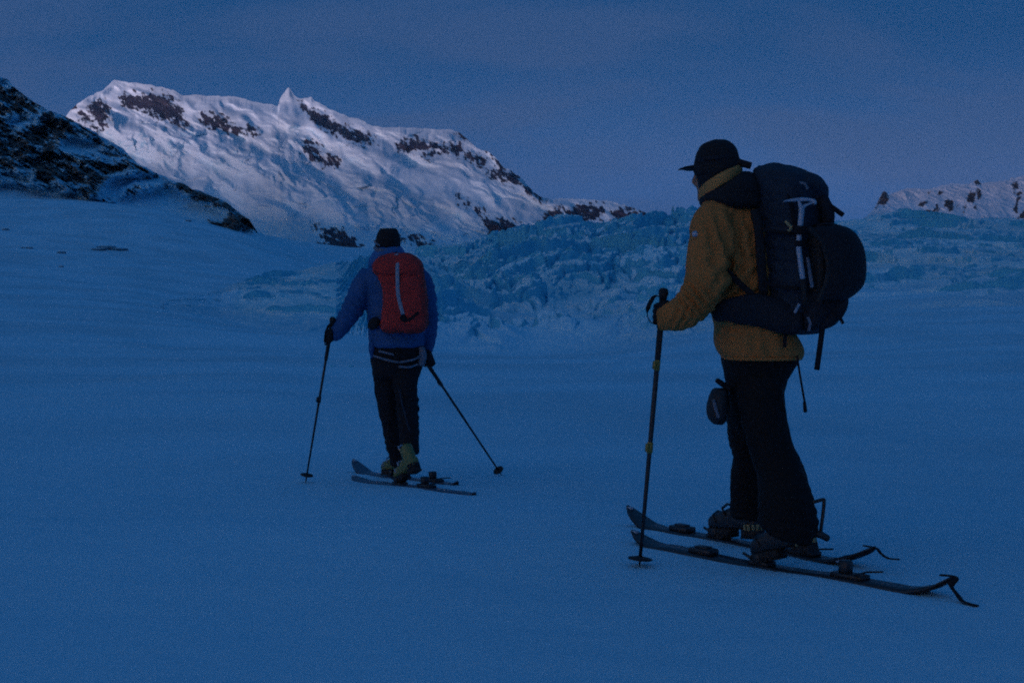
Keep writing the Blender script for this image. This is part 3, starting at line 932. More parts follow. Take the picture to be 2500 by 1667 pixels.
def make_ski(mid, head, tip_s, tail_s, tip_c, tail_c, tip_lift, tail_lift, label, width=1.0, mat=None, group=None, toe_s=None, plate_s=None, heel_s=None, sink=0.013, straps=None, skin=True):
    """mid: point on the centre line; distances along the heading; *_c are where the ski leaves the snow"""
    mid = Vector(mid); h = Vector((head[0], head[1], 0)).normalized(); r = Vector((h.y, -h.x, 0))
    t = empty('ski', mid, label, 'ski', group)
    def centre(s_):
        p = mid + h * s_
        p.z = ground_under(p.x, p.y) - sink
        if s_ > tip_c:
            u = (s_ - tip_c) / (tip_s - tip_c); p.z += tip_lift * u**2.0
        if s_ < tail_c:
            u = (tail_c - s_) / (tail_c - tail_s); p.z += tail_lift * u**1.7
        return p
    def half(s_):
        u = (s_ - tail_s) / (tip_s - tail_s)
        w = np.interp(u, [0, .02, .06, .14, .45, .8, .90, .95, .98, 1.0], [.012, .034, .05, .056, .049, .060, .064, .052, .034, .010])
        return float(w) * width
    ss = np.concatenate([np.linspace(tail_s, tail_s + .08, 7)[:-1], np.linspace(tail_s + .08, tip_s - .16, 34)[:-1], np.linspace(tip_s - .16, tip_s, 12)])
    rg, rs = [], []
    z0, z1 = 0.006, 0.021
    for s_ in ss:
        c = centre(s_); w = half(s_); th = 1.0 if tail_s + .1 < s_ < tip_s - .2 else 0.6
        up = Vector((0, 0, 1))
        rg.append([c + r * w + up * z0, c + r * w + up * (z0 + .006), c + r * (w - .004) + up * (z0 + (z1 - z0) * th), c - r * (w - .004) + up * (z0 + (z1 - z0) * th), c - r * w + up * (z0 + .006), c - r * w + up * z0])
    g = Geo().rings(rg); build('ski_body', g, mat or M_ski, t)
    if skin:
        g = Geo()
        for s_ in ss:
            c = centre(s_); w = max(half(s_) - 0.003, .006)
            rs.append([c + r * w + Vector((0, 0, -.002)), c + r * w + Vector((0, 0, .0055)), c - r * w + Vector((0, 0, .0055)), c - r * w + Vector((0, 0, -.002))])
        g.rings(rs); build('climbing_skin', g, M_black, t)
    upz = Vector((0, 0, 1))
    if plate_s is not None:
        g = Geo(); c = centre(plate_s) + upz * .034
        g.box(c, h, r, upz, .062, .034, .013); g.box(c + upz * .016, h, r, upz, .035, .02, .006); build('stomp_pad', g, M_shellb, t)
    if toe_s is not None:
        b = build('binding_toe', Geo().box(centre(toe_s) + upz * .030, h, r, upz, .05, .036, .010), M_shellb, t)
        for sg in (-1, 1):
            g = Geo(); g.box(centre(toe_s) + r * sg * .036 + upz * .052, h, r, upz, .016, .006, .020); build('toe_jaw', g, M_shellb, b)
        g = Geo(); g.tube([centre(toe_s + .05) + upz * .04, centre(toe_s + .10) + upz * .060], [.008, .006], 8); build('toe_lever', g, M_shellb, b)
    if heel_s is not None:
        g = Geo(); c = centre(heel_s)
        g.box(c + upz * .030, h, r, upz, .075, .034, .010); g.box(c + h * .02 + upz * .062, h, r, upz, .022, .024, .028)
        b = build('binding_heel', g, M_shellb, t)
        g = Geo()
        for sg in (-1, 1):
            g.tube([c + h * .03 + r * sg * .008 + upz * .08, c + h * .06 + r * sg * .008 + upz * .08], .0045, 8)
        build('heel_pin', g, M_alu, b)
        g = Geo()
        for sg in (-1, 1):
            g.tube([c - h * .05 + r * sg * .045 + upz * .045, c - h * .12 + r * sg * .055 + upz * .055], .004, 7)
        g.tube([c - h * .05 + r * -.045 + upz * .045, c - h * .05 + r * .045 + upz * .045], .004, 7)
        build('ski_brake', g, M_shellb, b)
    if straps:
        g = Geo(); g.tube(catmull([tuple(p) for p in straps], 5), 0.010, 8, flat=0.003, flatdir=(0.2, -.4, 1)); build('skin_tail_strap', g, M_web, t)
    g = Geo(); c = centre(tip_s - .015) + upz * .012
    g.box(c, h, r, upz, .018, .012, .008); build('skin_tip_clip', g, M_alu, t)
    return t, centre


def make_boot(parent, toe, head, lift, shell, band, sole, tall=0.30, roll=0.0, lever=False, sc_=1.0):
    """a touring boot, its toe resting on the binding and its heel raised"""
    toe = Vector(toe); h = Vector((head[0], head[1], 0)).normalized(); r = Vector((h.y, -h.x, 0))
    pitch = math.asin(lift / .30)
    hh = h * math.cos(pitch) - Vector((0, 0, 1)) * math.sin(pitch); uu = h * math.sin(pitch) + Vector((0, 0, 1)) * math.cos(pitch)
    O = toe - hh * .31 * sc_
    W = lambda s_, w_, z_: O + (hh * s_ + r * w_ + uu * z_) * sc_
    g = Geo(); rg = []
    for s_, z1_, w_ in ((.0, .07, .030), (.008, .105, .040), (.04, .125, .046), (.10, .135, .047), (.16, .122, .047), (.21, .105, .049), (.26, .092, .050), (.295, .078, .043), (.312, .05, .026)):
        ring = []
        for k in range(16):
            a = 2 * math.pi * k / 16
            ca_, sa_ = math.cos(a), math.sin(a)
            zz = .015 + (z1_ - .015) * (.5 + .5 * math.copysign(abs(sa_)**.7, sa_))
            ring.append(W(s_, math.copysign(abs(ca_)**.7, ca_) * w_, zz))
        rg.append(ring)
    g.rings(rg)
    # cuff
    rg = []
    for z_, s_, hs, hw in ((.08, .075, .070, .046), (.13, .075, .066, .050), (.18, .082, .060, .052), (.23, .092, .058, .053), (tall, .105, .056, .053)):
        rg.append([W(s_ + hs * math.cos(2 * math.pi * k / 18), hw * math.sin(2 * math.pi * k / 18), z_) for k in range(18)])
    g.rings(rg)
    b = build('boot', g, shell, parent, remesh=.006, smooth_it=2)
    g = Geo()          # lugged sole in toe and heel blocks
    for a_, e_ in ((.0, .095), (.165, .312)):
        rg = []
        for z_, k in ((-.012, .93), (-.006, 1), (.018, 1), (.022, .95)):
            m_ = (a_ + e_) / 2; hl = (e_ - a_) / 2 * k
            rg.append([W(m_ + sx * hl, sy * .041 * k, z_) for sx, sy in ((1, .75), (.8, 1), (-.8, 1), (-1, .75), (-1, -.75), (-.8, -1), (.8, -1), (1, -.75))])
        g.rings(rg)
    for k in range(4):
        g.box(W(.012 + .024 * k, 0, -.016), hh, r, uu, .007, .040, .006)
    for k in range(5):
        g.box(W(.182 + .027 * k, 0, -.016), hh, r, uu, .008, .040, .006)
    build('sole', g, sole, b)
    g = Geo()          # pale rand of the heel with vertical lugs
    for k in range(-4, 5):
        a = math.pi + k * .42
        g.box(W(.045 + .052 * math.cos(a), .047 * math.sin(a), .032), uu, Vector((0, 0, 1)).cross(r) * 0 + r * math.cos(a) - hh * math.sin(a), hh * math.cos(a) + r * math.sin(a), .014, .007, .004)
    build('rand', g, band, b)
    for z_, s_ in ((.105, .17), (.07, .235), (.215, .10)):
        g = Geo()
        g.tube([W(s_ - (.0 if z_ < .2 else -.02), .052, z_ - .02), W(s_ + .02, .045, z_ + .012), W(s_ + .03, 0, z_ + .028), W(s_ + .02, -.045, z_ + .012), W(s_, -.052, z_ - .02)], .007, 8, flat=.004)
        build('buckle', g, M_alu if shell is M_boot_y else M_shellb, b)
    if lever:
        g = Geo(); g.tube([W(.03, -.02, .27), W(-.035, -.02, .285), W(-.04, 0, .275), W(-.028, 0, .19), W(-.012, 0, .10)], .0075, 8); build('walk_lever', g, M_shellb, b)
        g = Geo(); g.tube([W(.005, 0, .085), W(-.045, 0, .070)], [.013, .011], 10); build('heel_welt', g, M_shellb, b)
    return b, W

# =================================================================== near skier
A = Fig(6.25)
hA = Vector((-0.679, 0.734, 0)); rA = Vector((0.734, 0.679, 0)); lA = -rA; UP = Vector((0, 0, 1))
# skis first: their edges are read off the snow
e1, e2 = ground_at(2180, 1440), ground_at(1620, 1340)
d1 = (e2 - e1); d1.z = 0; L1 = d1.length; d1.normalize(); r1 = Vector((d1.y, -d1.x, 0))
mid1 = e1 + r1 * .034
tail_tip = P(2300, 1414, 5.47)
skiA1, cenA1 = make_ski(mid1, d1, L1 + .22, -.24, L1, -0.02, .055, .085,
                        'dark nearer ski under the raised heel of the skier in the tan jacket', toe_s=.66, plate_s=.98, heel_s=.22, straps=None, group='skis of the skier in the tan jacket')
tt = cenA1(-.235)
g = Geo(); g.tube(catmull([tuple(tt + Vector((-.03, .04, .012))), tuple(tt + Vector((.012, -.012, .014))), tuple(P(2322, 1428, 5.44)), tuple(P(2338, 1452, 5.42)), tuple(P(2352, 1468, 5.38)), tuple(P(2386, 1478, 5.33))], 5), .013, 8, flat=.004, flatdir=(.3, -.3, 1))
build('skin_tail_strap', g, M_web, skiA1)
f1, f2 = ground_at(2000, 1371), ground_at(1640, 1292)
d2 = Vector((-.60, .80, 0)).normalized(); r2 = Vector((d2.y, -d2.x, 0))
mid2 = f1 + r2 * .036
skiA2, cenA2 = make_ski(mid2, d2, 1.30, -.27, 1.05, 0.02, .10, .10,
                        'dark farther ski under the flat forward boot of the skier in the tan jacket', toe_s=.65, plate_s=.90, heel_s=.12, group='skis of the skier in the tan jacket')
tt = cenA2(-.265)
g = Geo(); g.tube(catmull([tuple(tt + Vector((-.03, .04, .012))), tuple(tt + Vector((.01, -.012, .010))), tuple(P(2150, 1350, 6.0)), tuple(P(2168, 1362, 5.98)), tuple(P(2194, 1365, 5.94))], 5), .010, 8, flat=.0035, flatdir=(.3, -.3, 1))
build('skin_tail_strap', g, M_web, skiA2)

footA = cenA1(.5)
pA = empty('person', footA, 'skier in a tan jacket and black cap with a large dark pack, nearer the camera', 'person', 'skiers crossing the snow')

# body: head, neck, trunk, arms, hands and legs as one surface (mostly inside the clothes)
g = Geo()
A.hsec(g, [(346, 1735, 1775, .0, .05), (358, 1713, 1792, .0, .085), (385, 1702, 1803, .0, .10), (415, 1699, 1806, .0, .10), (440, 1704, 1800, .02, .092), (462, 1708, 1785, .03, .078), (482, 1714, 1765, .05, .055), (492, 1722, 1752, .06, .03)], 2.1)
A.limb(g, [(1702, 424, .08, 8), (1699, 436, .085, 9), (1697, 446, .085, 9), (1705, 452, .08, 8)])          # nose
A.limb(g, [(1703, 416, .05, 8), (1712, 414, .0, 9), (1724, 414, -.05, 9)])                        # brow
A.limb(g, [(1706, 464, .07, 7), (1712, 466, .03, 8)])                                             # mouth
A.limb(g, [(1710, 482, .07, 12), (1722, 486, .02, 13)])                                           # chin
A.limb(g, [(1764, 418, -.078, 9), (1760, 434, -.080, 9), (1756, 444, -.078, 6)])                  # ear
A.limb(g, [(1760, 430, .02, 36), (1775, 500, .03, 40)])
A.hsec(g, [(500, 1745, 1850, .04, .09), (560, 1745, 1870, .03, .12), (700, 1762, 1880, .02, .12), (800, 1772, 1910, 0, .12), (880, 1785, 1925, 0, .13)])
A.limb(g, [(1758, 545, -.09, 34), (1735, 640, -.15, 30), (1702, 735, -.20, 28), (1650, 770, -.17, 22), (1612, 777, -.13, 16)])
A.limb(g, [(1840, 545, .15, 34), (1835, 640, .22, 30), (1800, 730, .25, 26), (1740, 740, .40, 20)])
A.limb(g, [(1870, 900, -.08, 36), (1888, 1090, -.12, 32), (1932, 1250, -.19, 24), (1938, 1300, -.2, 20)])
A.limb(g, [(1835, 900, .08, 36), (1832, 1100, .25, 32), (1838, 1240, .38, 24), (1838, 1285, .4, 20)])
bodyA = build('body', g, M_skin, pA, remesh=.012)

# trousers
g = Geo()
A.hsec(g, [(845, 1764, 1948, 0, .155), (880, 1766, 1946, 0, .16), (905, 1771, 1930, 0, .155), (935, 1776, 1914, 0, .14), (960, 1780, 1908, .02, .11)])
A.limb(g, [(1855, 930, -.07, 58), (1862, 1000, -.10, 54), (1872, 1060, -.12, 52), (1888, 1110, -.13, 53), (1906, 1150, -.15, 57), (1914, 1200, -.20, 62), (1922, 1250, -.235, 68), (1925, 1290, -.245, 70), (1922, 1306, -.245, 68)], depth=.98, n=26, round_ends=False)
A.limb(g, [(1828, 930, .07, 54), (1826, 1000, .14, 51), (1826, 1060, .22, 47), (1832, 1105, .26, 44), (1833, 1125, .28, 44), (1833, 1165, .32, 48), (1836, 1220, .37, 52), (1838, 1255, .39, 53), (1838, 1268, .39, 51)], depth=.95, n=26, round_ends=False)
fA = [(A.p(1800, 1120, .15), .10, .006, .035, (.3, 0, 1)), (A.p(1925, 1270, -.3), .14, .007, .045, (.2, 0, 1)), (A.p(1880, 940, -.2), .16, .006, .05, (.8, 0, .6)), (A.p(1840, 1250, .3), .10, .006, .04, (.15, 0, 1))]
build('trousers', g, M_trous, pA, remesh=.009, fold=(.007, .10, .16, 3), folds2=fA)

# jacket
g = Geo()
A.hsec(g, [(488, 1738, 1832, .06, .10), (500, 1722, 1856, .05, .14), (525, 1724, 1872, .04, .165), (560, 1728, 1885, .03, .175), (620, 1734, 1890, .03, .18), (690, 1736, 1898, .02, .18), (740, 1738, 1906, .01, .18),
           (775, 1742, 1918, .0, .18), (800, 1746, 1932, .0, .182), (830, 1744, 1948, .0, .185), (852, 1750, 1956, .0, .185), (868, 1762, 1955, .0, .18), (872, 1766, 1952, .0, .17)], n=40)
A.limb(g, [(1762, 520, -.06, 46), (1742, 548, -.10, 51), (1735, 590, -.13, 51), (1729, 640, -.16, 51), (1720, 690, -.19, 49), (1704, 728, -.20, 46), (1682, 752, -.19, 43), (1656, 768, -.17, 39), (1632, 774, -.15, 34), (1613, 776, -.135, 30)], n=26, round_ends=False)
A.limb(g, [(1838, 525, .14, 46), (1845, 590, .20, 48), (1838, 680, .25, 44), (1800, 740, .32, 40), (1748, 745, .42, 28)], n=22)
fJ = [(A.p(1700, 735, -.3), .09, .020, .036, (.75, 0, .65)), (A.p(1655, 775, -.25), .07, .009, .03, (.9, 0, -.3)), (A.p(1780, 600, -.2), .14, .017, .06, (.95, 0, .2)), (A.p(1800, 690, -.2), .12, .017, .055, (.7, 0, -.6)),
      (A.p(1760, 790, -.2), .09, .010, .04, (.2, 0, 1)), (A.p(1850, 840, -.2), .15, .006, .06, (.95, 0, .1)), (A.p(1720, 640, -.3), .09, .005, .045, (.5, 0, .8))]
jk = build('jacket', g, M_tan, pA, remesh=.0085, fold=(.0055, .12, .18, 5), folds2=fJ)
g = Geo(); A.limb(g, [(1619, 776, -.138, 32), (1610, 776, -.134, 32)], n=24, round_ends=False); build('cuff', g, M_tan, jk)
g = Geo(); A.strap(g, [(1691, 560, -.215), (1698, 571, -.222)], 14, .001); build('chest_badge', g, M_grey, jk) if False else None
g = Geo(); A.limb(g, [(1693, 572, -.182, 7, 3), (1700, 571, -.19, 8, 3)], n=10); build('sleeve_patch', g, M_alu, jk)
g = Geo(); A.hsec(g, [(868, 1760, 1957, 0, .186), (876, 1764, 1955, 0, .184)], n=40); build('hem', g, M_tan, jk)
# collar stands round the neck
g = Geo(); rg = []
cc = [(1709, 478, .11), (1712, 470, .0), (1732, 455, -.085), (1758, 439, -.130), (1784, 427, -.122), (1806, 419, -.06), (1806, 424, .06), (1778, 438, .14), (1736, 458, .16)]
for (px, py, dd) in catmull(cc + [cc[0]], 4)[:-1]:
    c = A.p(px, py, dd); o_ = (c - A.p(1757, 448, .03)); o_.z = 0; o_.normalize()
    hgt = .030
    rg.append([c - o_ * .006 - UP * hgt, c + o_ * .006 - UP * hgt, c + o_ * .009 + UP * hgt * .6, c + o_ * .004 + UP * hgt, c - o_ * .004 + UP * hgt, c - o_ * .007 + UP * hgt * .6])
g.rings(rg, closed=True); build('collar', g, M_tan2, jk, sub=1)
# black hood lying on the shoulders
g = Geo()
A.hsec(g, [(424, 1806, 1834, -.02, .06), (432, 1786, 1843, -.02, .10), (448, 1757, 1850, -.015, .145), (466, 1733, 1858, -.01, .165), (480, 1716, 1862, 0, .17), (492, 1712, 1866, .0, .17), (503, 1722, 1868, .0, .16), (512, 1755, 1868, .0, .13)], n=36)
hood = build('hood', g, M_black, jk, remesh=.009, fold=(.008, .07, .05, 9))
# cap
g = Geo()
A.hsec(g, [(342, 1744, 1766, .0, .025), (346, 1730, 1778, .0, .055), (355, 1714, 1790, .0, .083), (370, 1704, 1799, .0, .100), (388, 1698, 1804, .0, .108), (404, 1695, 1807, .0, .110), (420, 1695, 1808, .0, .110), (428, 1698, 1806, .0, .107)], 2.1, n=36)
cap = build('cap', g, M_black, pA, remesh=.006, fold=(.003, .06, .05, 12))
g = Geo(); rg = []
for k, (px, py, dd, w, th_) in enumerate([(1712, 404, .02, .075, .006), (1700, 406, .07, .080, .006), (1688, 408, .11, .070, .0055), (1674, 411, .14, .052, .005), (1664, 412, .155, .028, .004)]):
    c = A.p(px, py, dd); ax_ = Vector((.82, .57, 0))
    rg.append([c + ax_ * (w * x_) + UP * (z_ * th_ - .012 * x_ * x_) for x_, z_ in ((-1, 0), (-.7, 1), (0, 1.3), (.7, 1), (1, 0), (.7, -1), (0, -1.2), (-.7, -1))])
g.rings(rg); build('bill', g, M_black, cap, sub=1)
g = Geo(); A.limb(g, [(1800, 396, -.06, 10, 8), (1815, 400, -.075, 9, 6), (1833, 405, -.09, 9, 5)], n=12, round_ends=False); build('strap_end', g, M_black, cap)
g = Geo()
for yy in (388,):
    g.tube([A.p(1751 + 55 * math.cos(a), yy - 4 * math.cos(a), -.112 * math.sin(a)) for a in np.linspace(.1, 3.0, 24)], .008, 8, flat=.002, flatdir=(0, 0, 1)) if False else None
A.strap(g, [(1702, 392, -.055), (1720, 387, -.09), (1750, 384, -.113), (1780, 381, -.10), (1800, 381, -.06)], 10, .002)
build('headlamp_band', g, M_pack, cap)
g = Geo(); A.hsec(g, [(420, 1701, 1806, .0, .112), (440, 1703, 1804, .012, .110), (460, 1707, 1799, .025, .10), (478, 1711, 1796, .03, .09), (490, 1718, 1800, .04, .09), (505, 1730, 1800, .04, .08)], 2.1); build('neck_gaiter', g, M_black, pA, remesh=.008, fold=(.004, .05, .03, 15))

# left hand and pole
tipA = ground_at(1561, 1382); topA = A.p(1620, 712, -.13)
dA = (topA - tipA).normalized(); LA = (topA - tipA).length
gc = tipA + dA * (LA - .095)
wr = A.p(1616, 779, -.135)
gl = build('glove', hand_geo(gc, dA, lA * .9 + rA * .0 - UP * .0, hA, wr, 1.08, .0185), M_black, pA, remesh=.0045, smooth_it=2)
poleA = ski_pole(tipA, topA, 'black ski pole with yellow clamps held by the skier in the tan jacket', [.51, .865], .035,
                 loop=[topA - dA * .03 + Vector((-.004, -.02, 0)), A.p(1600, 722, -.17), A.p(1586, 742, -.18), A.p(1580, 765, -.18), A.p(1588, 786, -.17), A.p(1606, 792, -.16)], basket_r=.052, th=1.25, group='ski poles')

# boots
toe1 = cenA1(.69) + UP * .045
bA1, W1 = make_boot(pA, toe1, d1, .085, M_shellb, M_tread, M_rub, .25, lever=False)
g = Geo(); g.tube(catmull([tuple(A.p(*q_)) for q_ in ((1972, 1226, -.27), (1990, 1224, -.29), (2010, 1219, -.29), (2012, 1224, -.29), (2009, 1256, -.29), (2005, 1285, -.29), (2003, 1306, -.28))], 3), .0075, 8); build('walk_lever', g, M_shellb, bA1)
g = Geo(); A.limb(g, [(1990, 1301, -.28, 9), (2006, 1306, -.29, 9), (2021, 1314, -.29, 8)], n=12); build('heel_peg', g, M_shellb, bA1)
toe2 = cenA2(.69) + UP * .045
bA2, W2 = make_boot(pA, toe2, d2, .03, M_shellb, M_tread, M_rub, .23, lever=False)

# backpack
bA_ = rA * 0 - hA     # points away from the skier's back


def pack_sections(g, secs, ex_=4.0, n=40, sub=4):
    rg = []
    for (py, pxc, dd, hw, hd) in catmull(secs, sub):
        c = A.p(pxc, py, dd); ring = []
        for k in range(n):
            a = 2 * math.pi * k / n
            ca_, sa_ = math.cos(a), math.sin(a)
            u = math.copysign(abs(ca_)**(2 / ex_), ca_) * hw; v = math.copysign(abs(sa_)**(2 / ex_), sa_) * hd
            ring.append(c + lA * u - hA * v)
        rg.append(ring)
    g.rings(rg)


packA = empty('backpack', A.p(1935, 800, -.1), 'large dark navy backpack worn by the skier in the tan jacket', 'backpack', 'backpacks')
g = Geo()
pack_sections(g, [(452, 1928, -.09, .10, .08), (462, 1930, -.09, .125, .105), (500, 1935, -.09, .135, .115), (560, 1942, -.09, .135, .120), (640, 1945, -.09, .135, .125), (710, 1944, -.09, .135, .125),
                  (760, 1938, -.09, .130, .12), (795, 1935, -.09, .115, .11), (812, 1935, -.09, .09, .09)])
mb = build('main_bag', g, M_navy, packA, remesh=.009, fold=(.007, .09, .11, 21), folds2=[(A.p(1900, 600, -.2), .14, .005, .05, (.3, 0, 1)), (A.p(1900, 760, -.2), .1, .006, .04, (.1, 0, 1))])
g = Geo()          # lid with two lumps
pack_sections(g, [(408, 1893, -.06, .055, .045), (414, 1895, -.07, .085, .075), (428, 1918, -.085, .120, .10), (450, 1928, -.09, .135, .118), (478, 1930, -.09, .135, .118), (498, 1930, -.09, .125, .112), (506, 1931, -.09, .11, .10)])
A.limb(g, [(1868, 440, -.02, 26), (1885, 430, -.08, 30), (1905, 426, -.12, 26)], depth=1.3)
A.limb(g, [(1940, 440, -.14, 20), (1975, 448, -.15, 22), (1998, 462, -.13, 20), (2002, 490, -.13, 18)], depth=1.5)
lid = build('lid', g, M_navy, packA, remesh=.009, fold=(.008, .06, .05, 23))
g = Geo(); A.limb(g, [(2008, 488, -.17, 16), (2018, 520, -.17, 18), (2020, 546, -.17, 16)], depth=1.4); build('lid_pocket', g, M_pack, packA, remesh=.008, fold=(.004, .05, .05, 25))
g = Geo(); A.strap(g, [(2026, 502, -.20), (2040, 512, -.21), (2059, 526, -.22)], 12, .003); build('lid_strap', g, M_web, packA)
g = Geo(); A.limb(g, [(1749, 770, -.155, 17, 12), (1775, 758, -.185, 27, 13), (1815, 757, -.20, 36, 14), (1860, 758, -.20, 40, 16), (1905, 772, -.21, 40, 18), (1945, 786, -.22, 32, 20)], n=20)
build('hip_belt', g, M_pack, packA, remesh=.008, fold=(.005, .07, .05, 27))
g = Geo(); A.strap(g, [(1764, 655, -.165), (1785, 672, -.185), (1812, 698, -.195), (1838, 720, -.205)], 15, .003); build('shoulder_strap', g, M_web, packA)
g = Geo(); A.strap(g, [(1842, 512, -.165), (1852, 560, -.178), (1858, 640, -.185), (1864, 720, -.19)], 22, .010); build('back_pad', g, M_black, packA)
g = Geo(); A.strap(g, [(2010, 782, -.25), (2004, 830, -.25), (1994, 903, -.25)], 13, .006); build('dangling_strap', g, M_web, packA)
g = Geo(); A.strap(g, [(1946, 868, -.19), (1953, 915, -.195), (1965, 985, -.20)], 5, .002); A.limb(g, [(1964, 982, -.20, 4), (1966, 1004, -.20, 5)], n=8); build('dangling_strap', g, M_web, packA)
g = Geo(); A.strap(g, [(1916, 800, -.205), (1917, 822, -.206), (1915, 848, -.203)], 9, .002); build('dangling_strap', g, M_web, packA)
for pts in ([(1862, 560, -.205), (1900, 566, -.235), (1945, 572, -.265)], [(1864, 690, -.21), (1905, 700, -.24), (1950, 704, -.27)], [(1948, 602, -.28), (1975, 600, -.27), (2030, 596, -.2)], [(1922, 440, -.215), (1926, 475, -.235), (1935, 520, -.26), (1942, 560, -.275)]):
    g = Geo(); A.strap(g, pts, 9, .003); build('compression_strap', g, M_web, packA)
g = Geo(); A.strap(g, [(1917, 540, -.262), (1926, 549, -.268), (1932, 556, -.272), (1924, 564, -.268)], 7, .003); build('buckle', g, M_tread, packA)
g = Geo(); A.limb(g, [(1972, 630, -.30, 4), (1977, 665, -.305, 5), (1983, 700, -.31, 5)], n=8); build('cord', g, M_band, packA)
g = Geo(); A.strap(g, [(1974, 808, -.27), (1978, 790, -.28), (1972, 774, -.285)], 7, .003); build('cord', g, M_band, packA)
g = Geo(); A.strap(g, [(1940, 764, -.285), (1946, 752, -.29), (1952, 742, -.29)], 7, .003); build('cord', g, M_grey, packA)
g = Geo(); A.strap(g, [(1952, 446, -.275), (1965, 449, -.28), (1972, 462, -.28)], 6, .002); build('lid_buckle', g, M_band, packA)
g = Geo(); A.hsec(g, [(716, 1962, 2062, -.22, .06), (750, 1960, 2042, -.22, .075), (785, 1958, 2012, -.21, .07), (806, 1955, 1985, -.19, .05)]); build('front_pocket', g, M_pack, packA, remesh=.008, fold=(.007, .06, .08, 29))

# ice axe strapped down the back of the pack
axe = empty('ice_axe', A.p(1962, 745, -.29), 'pale ice axe strapped head up on the large dark backpack', 'ice axe')
g = Geo()
A.limb(g, [(1958, 502, -.292, 7, 5), (1953, 560, -.297, 7, 5), (1950, 600, -.30, 7, 5), (1955, 645, -.305, 7, 5), (1960, 684, -.305, 7, 5)], n=12, round_ends=False); build('shaft', g, M_alu, axe)
g = Geo()
A.limb(g, [(1913, 492, -.285, 1.5, 2), (1925, 490, -.287, 3, 2.5), (1945, 488, -.29, 4.5, 3), (1962, 487, -.292, 5, 3.2), (1978, 488, -.295, 4, 3), (1988, 492, -.297, 5, 6), (1990, 498, -.298, 4, 7)], n=10)
A.limb(g, [(1957, 508, -.292, 7, 4), (1951, 495, -.291, 4, 4), (1950, 488, -.29, 3, 3)], n=10); A.limb(g, [(1957, 508, -.292, 6, 4), (1970, 500, -.292, 3.5, 4), (1985, 495, -.295, 3, 3)], n=10)
build('axe_head', g, M_alu, axe)
g = Geo(); A.limb(g, [(1960, 683, -.305, 8, 6), (1964, 715, -.30, 8, 6), (1967, 742, -.295, 7, 5)], n=12); build('rubber_grip', g, M_rub, axe)
for y0, y1 in ((551, 573), (587, 602)):
    g = Geo(); A.strap(g, [(1940, (y0 + y1) / 2, -.296), (1952, (y0 + y1) / 2, -.308), (1966, (y0 + y1) / 2 + 1, -.30)], y1 - y0, .004); build('axe_strap', g, M_web, axe)

# helmet hung on the back of the pack, hollow side to the left
hel = empty('helmet', A.p(2040, 740, -.23), 'black climbing helmet hung on the back of the large dark backpack', 'helmet')
outl = catmull([(2000, 548), (2040, 546), (2082, 562), (2107, 597), (2116, 642), (2112, 690), (2092, 716), (2062, 736)], 4)
inn = catmull([(1974, 556), (1984, 566), (2004, 588), (2016, 620), (2022, 655), (2016, 692), (2006, 716), (1998, 736)], 4)
g = Geo(); rgo = []
n_ = 13
for (ox, oy), (ix_, iy_) in zip(outl, inn):
    # half a bowl cross-section between the rim on the far and near sides
    rg_ = []
    for k in range(n_):
        a = -math.pi / 2 + math.pi * k / (n_ - 1)
        w = math.cos(a); rg_.append(A.p(ix_ + (ox - ix_) * w, iy_ + (oy - iy_) * w, -.23 + .125 * math.sin(a)))
    for k in reversed(range(n_)):
        a = -math.pi / 2 + math.pi * k / (n_ - 1)
        w = math.cos(a) * .92; rg_.append(A.p(ix_ + (ox - ix_) * w - .5, iy_ + (oy - iy_) * w, -.23 + .115 * math.sin(a)))
    rgo.append(rg_)
g.rings(rgo)
A.limb(g, [(1990, 552, -.23, 6, 40), (2010, 549, -.23, 5, 36), (2030, 550, -.23, 8, 30)], n=14)
A.limb(g, [(2005, 734, -.23, 10, 42), (2035, 738, -.23, 12, 36), (2060, 732, -.23, 8, 26)], n=14)
shell = build('shell', g, M_helm, hel, remesh=.0075, smooth_it=3)
g = Geo(); g.tube([A.p(x_, y_, -.35) for x_, y_ in inn], .010, 10); build('rim', g, M_rub, hel)
g = Geo(); A.hsec(g, [(560, 1968, 1990, -.20, .08), (600, 1972, 2010, -.21, .10), (650, 1975, 2018, -.21, .10), (700, 1975, 2012, -.21, .10), (735, 1975, 2000, -.2, .07)]); build('liner', g, M_rub, hel, remesh=.01)
g = Geo(); A.strap(g, [(2012, 736, -.34), (2040, 762, -.335), (2052, 778, -.33), (2058, 790, -.32)], 8, .002); build('chin_strap', g, M_web, hel)
for pts in ([(2060, 736, -.25), (2040, 762, -.24), (2012, 790, -.23), (1988, 800, -.22)],):
    g = Geo(); A.limb(g, [(2060, 730, -.25, 12, 20), (2046, 752, -.25, 20, 24), (2026, 776, -.245, 20, 24), (2000, 794, -.24, 12, 16)], n=14); build('carrier_net', g, M_pack, hel, remesh=.008, fold=(.004, .04, .05, 31))

# pouch hanging in front of the thigh
pou = empty('pouch', A.p(1750, 1034, -.02), 'small dark rounded pouch hanging at the thigh of the skier in tan', 'pouch')
g = Geo(); A.hsec(g, [(948, 1744, 1768, -.05, .018), (954, 1738, 1775, -.05, .035), (975, 1729, 1778, -.05, .048), (1000, 1725, 1779, -.05, .052), (1020, 1729, 1777, -.05, .048), (1032, 1740, 1768, -.05, .03), (1036, 1750, 1762, -.05, .012)], 2.2)
build('pouch_bag', g, M_lens, pou, remesh=.005, fold=(.003, .04, .03, 33))
g = Geo(); A.limb(g, [(1750, 928, -.05, 6, 8), (1762, 936, -.06, 7, 8), (1782, 950, -.07, 6, 8)], n=10); build('carry_tab', g, M_web, pou)
g = Geo(); A.strap(g, [(1742, 975, -.10), (1748, 1000, -.105), (1755, 1020, -.10)], 8, .003); build('pouch_zip', g, M_band, pou)

